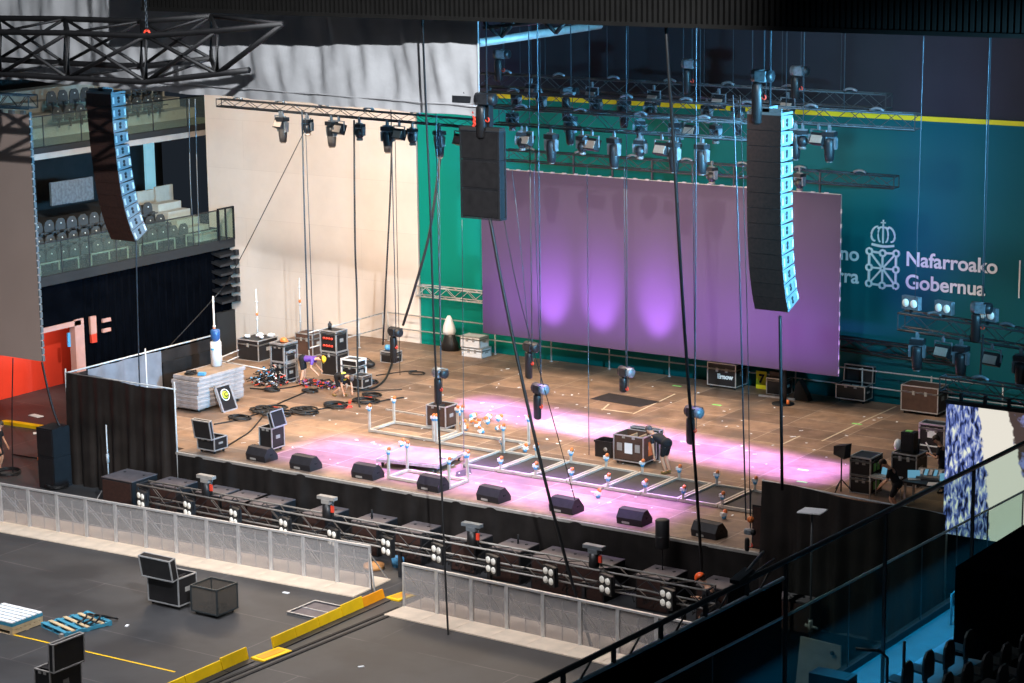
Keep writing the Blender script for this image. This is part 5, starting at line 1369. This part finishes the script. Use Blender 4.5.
# pallets
def pallet(name, label, c, w_, d_, rz, m1, m2, top=7):
    r = root(name, label, 'pallet', c, rz)
    for k in range(3): G().bb(0, w_, k*(d_-.1)/2, k*(d_-.1)/2+.1, .0, .02).build('bottom_board', m1, r)
    for i in range(3):
        g = G()
        g.bb(i*(w_-.1)/2, i*(w_-.1)/2+.1, 0, d_, .02, .11); g.build('stringer', m1, r)
    for k in range(top):
        y = k*(d_-.12)/(top-1); G().bb(0, w_, y, y+.12, .11, .135).build('top_board', m2 if k % 2 else m1, r)
    return r
a = onf(41, 627)
pallet('wooden_pallet', 'blue and yellow wooden pallet lying on the arena floor', (a.x, a.y, 0), 1.25, 1.5, R(-14), 'palletblue', 'palletwood')
g = G()
for k in range(3): g.path([(.2*k+.1*math.sin(j), .12*j-.3+.05*k, .02+.12*math.sin(j*.5)) for j in range(9)], .03, 5)
tag(g.build('ratchet_strap', 'case', loc=(a.x+.95, a.y+.75, .14)), 'black ratchet straps heaped on the blue and yellow pallet', 'strap')
tag(G().box((0, 0, .05), (.12, .2, .1)).build('clamp', 'steelpale', loc=onf(63, 637)), 'small pale clamp beside the near corner of the blue pallet', 'clamp')
a = onf(6, 634)
pallet('wooden_pallet', 'bottom pallet of the stack cut by the left edge of the picture', (a.x-1.25, a.y, 0), 1.5, 1.15, 0, 'palletwood', 'palletwood')
for k, (zz, m_) in enumerate(((.14, 'palletwood'), (.24, 'palletblue'))):
    tag(G().bb(-1.25, .25, 0, 1.15, 0, .09).build('boxed_board', m_, loc=(a.x, a.y, zz)), ['lower pale board layer on the left edge pallet', 'upper blue board layer on the left edge pallet'][k], 'board')
r = root('slatted_panel', 'white slatted panel on top of the stack at the left edge', 'panel', (a.x-1.25, a.y, .335))
for k in range(6): G().bb(0, 1.5, k*.2, k*.2+.14, 0, .03).build('slat', 'paper', r)
G().bb(.2, .26, 0, 1.15, -.0, .0299).build('batten', 'steelpale', r); G().bb(1.2, 1.26, 0, 1.15, 0, .0299).build('batten', 'steelpale', r)
# framed metal panel on the floor
a = onf(288, 614)
r = root('floor_frame_panel', 'pale metal framed panel lying flat near the yellow boards', 'panel', (a.x, a.y, 0))
g = G(); g.frame(1.15, 1.2, .02, .025, .03, .575, .6); g.bb(0, 1.15, .58, .62, .02, .05); g.build('frame', 'alu', r); G().bb(.02, 1.13, .02, 1.18, .01, .03).build('sheet', 'subtop', r)
for i, (x, y, s_) in enumerate(((286, 593, .10), (361, 667, .08), (127, 626, .08), (36, 416, .3), (40, 433, .25), (51, 471, .2))):
    tag(G().box((0, 0, .01), (s_*2, s_, .02), Rz(i)).build('paper_scrap', 'paper', loc=onf(x, y)), 'small white scrap lying on the arena floor', 'scrap', 'white scraps on the arena floor')
def fcoil(label, px, py, rad, n=3, r_=.03):
    p = onf(px, py); Q = [(rad*math.cos(i*.5)*(1-.1*math.sin(i)), rad*math.sin(i*.5), r_+.003*i) for i in range(n*12)]
    return tag(G().path(Q, r_, 5).build('cable_coil', 'cable', loc=p), label, 'cable')
fcoil('black cable coil at the foot of the person at the left edge', 8, 474, .45); fcoil('black cable coil before the speaker box of the enclosure', 57, 487, .4)
tag(G().box((0, 0, .05), (.45, .12, .09), Rz(.6)).build('red_connector', 'orange', loc=onf(44, 460)), 'orange connector on the floor left of the black enclosure', 'connector')
P = [onf(x, y)+Vector((0, 0, .03)) for x, y in ((12, 455), (30, 458), (44, 460), (63, 455))]
tag(G().path(P, .025, 5).build('floor_cable', 'cable', origin=P[0]), 'black cable running to the orange connector at left', 'cable')
# speaker box at enclosure corner
c = atY(70, 480, 53.6)
r = root('outfill_speaker', 'black speaker stack at the left front corner of the black enclosure', 'speaker', (-55.9, 53.2, 0))
for k, (h0, h1) in enumerate(((0, 1.1), (1.1, 2.1))): 
    b = G().bb(0, .75, 0, .8, h0, h1-.01).build('cabinet', 'speakerbox', r); G().bb(.04, .71, -.015, 0, h0+.05, h1-.06).build('grille', 'case', b)
# pole with small flat top at right, chain with orange hook
q = atY(812, 513, 50)
r = root('tablet_stand', 'tall thin stand with a pale flat tray before the right stage drape', 'stand', (q.x, 50, 0))
G().tube((0, 0, .02), (0, 0, q.z), .03).build('pole', 'rig', r); G().prism([(-.32, -.2, 0), (.32, -.2, .04), (.32, .25, .06), (-.32, .25, .02)], (0, 0, .03)).build('tray', 'whiteplastic', r)
COL.objects[-1].location = (0, 0, q.z)
for k in range(3): G().tube((0, 0, .6), (.45*math.cos(k*2.1), .45*math.sin(k*2.1), .02), .02).build('leg', 'rig', r)
g = G(); g.tube((0, 0, 1.35), (0, 0, 1.65), .07); g.tube((-.15, 0, 1.5), (.2, 0, 1.45), .04); g.build('clamp', 'steelpale', r)
q = atY(747, 523, 53)
hoist('small chain end with orange hook block at the right end of the pit', Vector((q.x, 53.2, q.z-.3)), q.z+.9, .3, 'fixpale', small=.5)
tag(G().ball((0, 0, 0), .1, 10).build('hook_ball', 'orange', loc=(q.x, 53.2, q.z+.05)), 'orange ball above the hook block at the right end of the pit', 'ball')

# ================================================================== RIGHT-HAND STAND (foreground)
XA = -20.0
floorz = 3.0
def onw(x, y, z=floorz): return atZ(x, y, z)
kA, kB = onw(780, 712), onw(953, 610)
xk = (kA.x+kB.x)/2
struct(G().bb(xk, -8, 24, 60, floorz-.3, floorz).build('floor_walkway', 'bluefloor', origin=(xk, 40, floorz)))
struct(G().bb(xk-.12, xk+.04, 24, 60, floorz-.35, floorz+.16).build('trim_5', 'standblack', origin=(xk, 40, floorz)))
struct(G().bb(xk-.1, xk, 24, 60, 0, floorz-.3).build('wall_stand_front', 'standblack', origin=(xk, 40, 0)))
# tall glass screen A
ya = [atX(x, y, XA) for x, y in ((786, 563), (886, 512), (974, 469))]
r = root('tall_glass_screen', 'tall tinted glass screen with thick dark handrail at the lower right', 'glass screen', (XA, 24, floorz))
zAt = [atX(540, 683, XA), atX(1024, 443, XA)]
t_ = (zAt[1]-zAt[0])/(zAt[1].y-zAt[0].y)
def apt(y): return zAt[0]+t_*(y-zAt[0].y)-Vector((XA, 24, floorz))
G().path([apt(22), apt(40), apt(52.4)], .055, 8).build('handrail', 'rail', r)
ypost = [ya[0].y, ya[1].y, ya[2].y, ya[2].y+4.4]
for y in ypost[:3]:
    q = apt(y); G().bb(-.035, .035, y-24-.03, y-24+.03, 0, q.z).build('post', 'rail', r)
for y0, y1 in zip(ypost[:-1], ypost[1:]):
    G().bb(-.008, .008, y0-24+.05, y1-24-.05, .1, apt(y0).z-.05).build('glass_pane', 'tint', r)
# parapet with second rail, left part
q0, q1 = atX(576, 683, XA), atX(782, 579, XA)
XC = xk-.3; c0, c1 = atX(576, 683, XC), atX(782, 579, XC)
r2 = root('black_parapet', 'black cloth covered parapet with pale lower rail in the bottom centre foreground', 'parapet', (XA, 24, floorz))
def bpt(y): return q0+(q1-q0)*((y-q0.y)/(q1.y-q0.y))-Vector((XA, 24, floorz))
G().path([bpt(22), bpt(ya[0].y-.1)], .04, 8).build('rail', 'railblue', r2)
O_ = Vector((XA, 24, floorz)); c00 = c0+(c0-c1)*.6
g = G(); g.prism([c00-O_, c1-O_, Vector((c1.x, c1.y, floorz-2.9))-O_, Vector((c00.x, c00.y, floorz-2.9))-O_], (-.05, 0, 0)); g.build('cloth', 'curtain', r2)
g = G(); y = 29.5
for yy in (30.6, 32.2, 33.8, 35.4, 37.0):
    G().bb(-.03, .03, yy-24-.04, yy-24+.04, bpt(yy).z, apt(yy).z).build('post', 'rail', r2)
    G().tube(bpt(yy+.5), bpt(yy+.9)+Vector((0, 0, .28)), .02).build('bracket', 'rail', r2)
# fence B at the walkway edge
b0, b1 = atX(657, 683, xk), atX(1024, 491, xk)
r = root('walkway_fence', 'glass fence with thin bluish rail along the blue lit walkway', 'fence', (xk, 24, floorz))
def cpt(y): return b0+(b1-b0)*((y-b0.y)/(b1.y-b0.y))-Vector((xk, 24, floorz))
G().path([cpt(26), cpt(53.6)], .03, 8).build('handrail', 'railblue', r)
yb = [atX(x, y, xk).y for x, y in ((849, 583), (922, 546), (957, 527), (988, 512))]
yb = [26, 31, 34.5, 37.5]+yb+[53.4]
for y in yb: G().bb(-.015, .015, y-24-.015, y-24+.015, .1, cpt(y).z).build('post', 'rail', r)
for y0, y1 in zip(yb[:-1], yb[1:]): G().bb(-.006, .006, y0-24+.03, y1-24-.03, .18, cpt(y0).z-.06).build('glass_pane', 'tint', r)
# tubes on walkway
for (xa, yt, xb, lb) in ((886, 650, 898, 'curved black handrail end on the blue walkway, left'), (903, 632, 903, 'straight black handrail post on the blue walkway, right')):
    p = onw(xa, yt+70); P = [p, p+Vector((0, 0, 1.35))]
    if xa != xb: P += [p+Vector((-.12, -.1, 1.5)), p+Vector((-.55, -.35, 1.55))]
    tag(G().path(P, .035, 8).build('walkway_handrail', 'rail', origin=p), lb, 'handrail')
for x, y, lb in ((951, 600, 'near'), (955, 608, 'far')):
    p = onw(x, y+25)
    tag(G().path([p, p+Vector((0, 0, .75)), p+Vector((.1, .1, .85)), p+Vector((.45, -.1, .8))], .03, 8).build('walkway_handrail', 'railblue', origin=p), 'short curved handrail at the %s side of the black block beside the seats' % lb, 'handrail')
# black block
p = onw(953, 655)
r = root('black_block', 'large black covered block behind the seats at the right edge', 'covered block', (p.x, p.y, floorz))
hb = 2.05
G().prism([(0, 0, 0), (0, 5.2, 0), (4, 5.2, 0), (4, 0, 0)], (0, 0, hb)).build('cover', 'curtain', r)
# seats of the right stand
k = 0
rows_ = [(905, 690, 1024, 628, 7), (945, 700, 1040, 650, 6), (1000, 690, 1060, 655, 4)]
for rw, (x0, y0, x1, y1, n_) in enumerate(rows_):
    A_, B_ = onw(x0, y0, floorz+.2+.35*rw), onw(x1, y1, floorz+.2+.35*rw)
    for i in range(n_):
        q = A_+(B_-A_)*(i/(n_-1)); q.z = floorz+.3*rw
        put_seat(q, 'black stadium seat at the bottom right corner, %s row, %s' % (['lowest', 'middle', 'highest'][rw], nth(i, n_)), 'seats in the right stand', PI)
    g = G(); g.prism([A_+Vector((.5, -.5, -A_.z+floorz)), B_+Vector((.5, 1, -B_.z+floorz)), B_+Vector((1.0, 1, -B_.z+floorz)), A_+Vector((1.0, -.5, -A_.z+floorz))], (0, 0, .28*(rw+1)))
    struct(g.build('floor_step', 'standblack', origin=A_))
# black sheet standing in for floor shade, and items between stand and stage
tag(G().bb(-28.6, xk-.15, 38, 53.7, .002, .012).build('floor_shade_sheet', 'curtain', origin=(-25, 46, 0)), 'added black sheet darkening the shaded floor between stage side and right stand', 'cloth')
for x, y, lb in ((859, 568, 'pale topped subwoofer behind the glass, right of the thin tray stand'), (792, 594, 'pale topped subwoofer behind the glass, left of the thin tray stand')):
    sub(x, y, .7, .55, lb, .9, grp=None)
p = onf(795, 690); r = root('leaning_board', 'pale green-grey board standing behind the glass at the lower right', 'board', (p.x, p.y, 0))
G().prism([(0, 0, 0), (1.25, 0, 0), (1.2, .1, 1.35), (.08, .1, 1.4)], (0, .04, 0)).build('panel', 'steelpale', r); G().lathe([(.06, 0), (.06, .02)], (1.0, .05, 1.15), 8, Rx(R(90))).build('hole', 'black', r)
p = onw(795, 700); tag(G().bb(0, .9, -.2, .25, 0, .75).build('waste_bin', 'case', loc=(xk+.2, p.y, floorz)), 'black box with a bluish top edge at the bottom beside the walkway', 'box')
r = root('rail_device', 'small flat dark device with a silver arm clamped on the foreground handrail', 'device', atX(742, 580, XA)+Vector((0, 0, .08)))
G().box((0, 0, 0), (.2, .6, .08), Rx(R(8))).build('plate', 'rail', r); G().tube((0, .1, .02), (0, .85, .26), .03).build('arm', 'fixpale', r); G().tube((0, .4, -.08), (0, 1.3, .0), .02).build('hose', 'fixpale', r)

# ================================================================== PEOPLE
def skin_chain(name, pts, edges, radii, matn, parent, loops=1):
    me = bpy.data.meshes.new(name); bm = bmesh.new(); L = bm.verts.layers.skin.verify()
    vs = [bm.verts.new(p) for p in pts]
    for v, r_ in zip(vs, radii):
        v[L].radius = (r_, r_) if not isinstance(r_, tuple) else r_
    vs[0][L].use_root = True
    for a, b in edges: bm.edges.new((vs[a], vs[b]))
    bm.to_mesh(me); bm.free(); me.materials.append(M[matn])
    o = bpy.data.objects.new(name, me); COL.objects.link(o); o.parent = parent
    s = o.modifiers.new('skin', 'SKIN'); s.use_smooth_shade = True
    u = o.modifiers.new('subsurf', 'SUBSURF'); u.levels = loops; u.render_levels = loops+1
    return o
def person(label, loc, rz, lean=0, hh=.92, knee=0, handL=(.3, .2, .9), handR=(.3, -.2, .9), headp=0, shirt='shirt', short=True, sleeves=True, hair='hair', hat=None, tall=1.0, stance=.13, step=0, boots='boot', kneel=False, belt=None):
    """faces +X. lean: forward lean of the trunk in degrees; hh hip height; hands given in local coordinates."""
    r = root('person', label, 'person', loc, rz); r.scale = (tall,)*3
    T = R(lean); ux = math.sin(T); uz = math.cos(T)
    hip = Vector((0, 0, hh)); 
    def tor(t, side=0, fwd=0): return hip+Vector((ux*t+uz*fwd, side, uz*t-ux*fwd))
    neck = tor(.53); TH = R(lean+headp); hx = Vector((math.sin(TH), 0, math.cos(TH))); hf = Vector((math.cos(TH), 0, -math.sin(TH)))
    head = neck+hx*.17+hf*.03
    legs = []
    for s in (1, -1):
        hp = hip+Vector((0, s*.09, -.03)); an = Vector((step*s-.03, s*stance, .09))
        if kneel: an = Vector((-.35+.3*(s > 0), s*stance, .09))
        d = an-hp; L1, L2 = .43, .42; dl = min(d.length, .848); 
        if kneel and dl < .3: dl = .3
        mid = hp+d*.5; hgt = math.sqrt(max(0, .425**2-(dl/2)**2)); f = Vector((1, 0, .0)); f = (f-d.normalized()*f.dot(d.normalized())).normalized()
        kn = mid+f*hgt; toe = an+Vector((.17, 0, -.05)); heel = an+Vector((-.05, 0, -.05)); legs.append((hp, kn, an, toe))
    arms = []
    for s, hd in ((1, Vector(handL)), (-1, Vector(handR))):
        sh = tor(.46, s*.18); d = hd-sh
        if d.length > .56: d = d.normalized()*.56; hd = sh+d
        mid = sh+d*.5; hgt = math.sqrt(max(0, .285**2-(d.length/2)**2)); f = Vector((-.5, s*.5, -.7)); f = (f-d.normalized()*f.dot(d.normalized())).normalized()
        arms.append((sh, mid+f*hgt, hd))
    pts = [hip, tor(.2), tor(.40), neck, neck+hx*.07, head+hx*.02]; rad = [(.11, .085), (.13, .095), (.15, .105), .055, .055, .095]
    E_ = [(0, 1), (1, 2), (2, 3), (3, 4), (4, 5)]
    pts.append(head+hx*.1); rad.append(.085); E_.append((5, 6))
    for hp, kn, an, toe in legs:
        i = len(pts); pts += [hp, hp.lerp(kn, .5), kn, kn.lerp(an, .35), an, toe]; rad += [.085, .075, .055, .058, .038, .032]; E_ += [(0, i)]+[(i+j, i+j+1) for j in range(5)]
    for sh, el, hd in arms:
        i = len(pts); pts += [sh, sh.lerp(el, .5), el, el.lerp(hd, .4), hd]; rad += [.055, .046, .038, .037, .026]; E_ += [(2, i)]+[(i+j, i+j+1) for j in range(4)]
    skin_chain('body', pts, E_, [q if isinstance(q, tuple) else q for q in rad], 'skin', r)
    # shirt
    pts = [tor(-.02), tor(.2), tor(.40), tor(.50)]; rad = [(.185, .145), (.165, .13), (.17, .125), .08]; E_ = [(0, 1), (1, 2), (2, 3)]
    if sleeves:
        for sh, el, hd in arms:
            i = len(pts); pts += [sh, sh.lerp(el, .75)]; rad += [.075, .062]; E_ += [(2, i), (i, i+1)]
    skin_chain('shirt', pts, E_, rad, shirt, r)
    pts = [hip, tor(.13), tor(.24)]; rad = [(.18, .15), (.175, .14), (.15, .115)]; E_ = [(0, 1), (1, 2)]
    for hp, kn, an, toe in legs:
        i = len(pts); e = [hp.lerp(kn, .1), hp.lerp(kn, .95 if short else 1)] + ([] if short else [an+Vector((0, 0, .05))]); pts += e; rad += [.105, .082]+([] if short else [.06]); E_ += [(0, i)]+[(i+j, i+j+1) for j in range(len(e)-1)]
    skin_chain('shorts' if short else 'trousers', pts, E_, rad, 'shorts', r)
    G().ball(tor(.02), .178, 12, (.95, 1.1, .9), Ry(T)).build('waistband', 'shorts', r)
    for hp, kn, an, toe in legs:
        skin_chain('shoe', [an+Vector((-.03, 0, .02)), an+Vector((0, 0, -.035)), toe+Vector((.02, 0, 0))], [(0, 1), (1, 2)], [.05, .052, .042], boots, r)
    # hands with five fingers
    for (sh, el, hd), s in zip(arms, (1, -1)):
        d = (hd-el).normalized(); side = Vector((0, 1, 0)); side = (side-d*side.dot(d)).normalized(); up = d.cross(side)
        pts = [hd-d*.02, hd+d*.05, hd+d*.08]; rad = [.026, .032, .030]; E_ = [(0, 1), (1, 2)]
        for j, (o_, ln) in enumerate(((-.03, .055), (-.010, .07), (.010, .075), (.03, .06))):
            i = len(pts); b_ = hd+d*.09+side*o_; pts += [b_, b_+d*ln*.55-up*.008, b_+d*ln*.95-up*.03]; rad += [.011, .010, .008]; E_ += [(2, i), (i, i+1), (i+1, i+2)]
        i = len(pts); pts += [hd+d*.03-side*s*.04, hd+d*.07-side*s*.065-up*.01]; rad += [.012, .010]; E_ += [(1, i), (i, i+1)]
        skin_chain('hand', pts, E_, rad, 'skin', r)
    # head details
    rot = Ry(TH); hc = head+hx*.07
    if hat:
        G().ball(hc+hx*.035, .125, 12, (1.12, .95, 1.0), rot, h0=0).build('hard_hat', hat, r); COL.objects[-1]['label'] = 'bright hard hat'
        h = COL.objects[-1]; G().lathe([(.14, 0), (.15, .015)], hc+hx*.035+hf*.02, 12, rot, sy=.85).build('brim', hat, h)
    G().ball(hc-hf*.012+hx*.012, .108, 12, (1.08, .92, 1.05), rot, h0=-.15).build('hair', hair, r)
    G().ball(hc-hf*.045-hx*.02, .09, 10, (.9, .95, 1.0), rot).build('hair_back', hair, r)
    for s in (1, -1):
        G().ball(hc+hf*.092-hx*.015+Vector((0, s*.033, 0)), .012, 6).build('eye', 'eye', r); G().ball(hc-hx*.03+Vector((0, s*.098, 0)), .026, 6, (.6, .35, 1), rot).build('ear', 'skin', r)
    g = G(); g.prism([hc+hf*.09-hx*.01+Vector((0, .012, 0)), hc+hf*.09-hx*.01-Vector((0, .012, 0)), hc+hf*.12-hx*.045, ], -hx*.02); g.build('nose', 'skin', r)
    G().ball(hc+hf*.088-hx*.075, .022, 6, (.4, 1, .3), rot).build('mouth', 'redwall', r)
    if belt: G().lathe([(.155, -.03), (.16, .03)], tor(.33), 12, Ry(T), sy=.8) .build('hi_vis_collar', belt, r)
    return r
FL = PI          # facing image left (-X)
p = on(667, 474)
person('bending man in black t-shirt and shorts reaching toward the open road case', (p.x, p.y, ST), PI-.15, lean=70, hh=.92, handL=(.36, .16, .52), handR=(.32, -.14, .48), headp=-22, hair='greyhair', tall=1.06, stance=.09)
p = on(303, 384)
person('man bent over in purple light at rear left, bare lower legs', (p.x, p.y, ST), .35, lean=88, hh=.95, handL=(.62, .2, .55), handR=(.60, -.2, .5), headp=-5, shirt='purple', boots='boot', stance=.18, hat='yellowhat')
p = on(339, 396)
person('crouching man in black with hi-vis collar reaching for cables', (p.x, p.y, ST), -.25, lean=80, hh=.72, handL=(.62, .15, .12), handR=(.55, -.2, .12), headp=15, step=.12, boots='boot', belt='hivis', hat=None, hair='greyhair', stance=.15)
p = on(897, 513)
person('technician in black t-shirt leaning over the silver table at the right wing', (p.x, p.y, ST), PI+.25, lean=28, hh=.86, handL=(.48, .15, .80), handR=(.48, -.18, .82), headp=20, hair='hair', boots='case')
p = on(938, 492)
person('person in black holding papers, half hidden by the video wall', (p.x+.15, p.y, ST), PI+.2, lean=12, hh=.93, handL=(.38, .1, 1.18), handR=(.40, -.12, 1.15), headp=15, hair='hair', boots='case')
tag(G().box((0, 0, 0), (.32, .03, .42), Rz(PI/2+.6) @ Rx(R(-25))).build('paper_sheet', 'paper', loc=(p.x-.30, p.y-.02, ST+1.28)), 'white papers held by the person beside the video wall', 'paper')
q = atY(714, 594, 52.4)
person('worker with orange hard hat kneeling behind the right barrier run', (q.x, 52.45, 0), PI+.1, lean=22, hh=.50, handL=(.42, .18, .72), handR=(.45, -.12, .66), headp=15, hat='hat', kneel=True, sleeves=True, tall=1.15)
p = onf(0, 471)
person('person in black shorts cut by the left edge of the picture', (p.x-.05, p.y, 0), .4, lean=10, hh=.93, handL=(.25, .25, .85), handR=(.2, -.25, .8), boots='case', hair='hair')
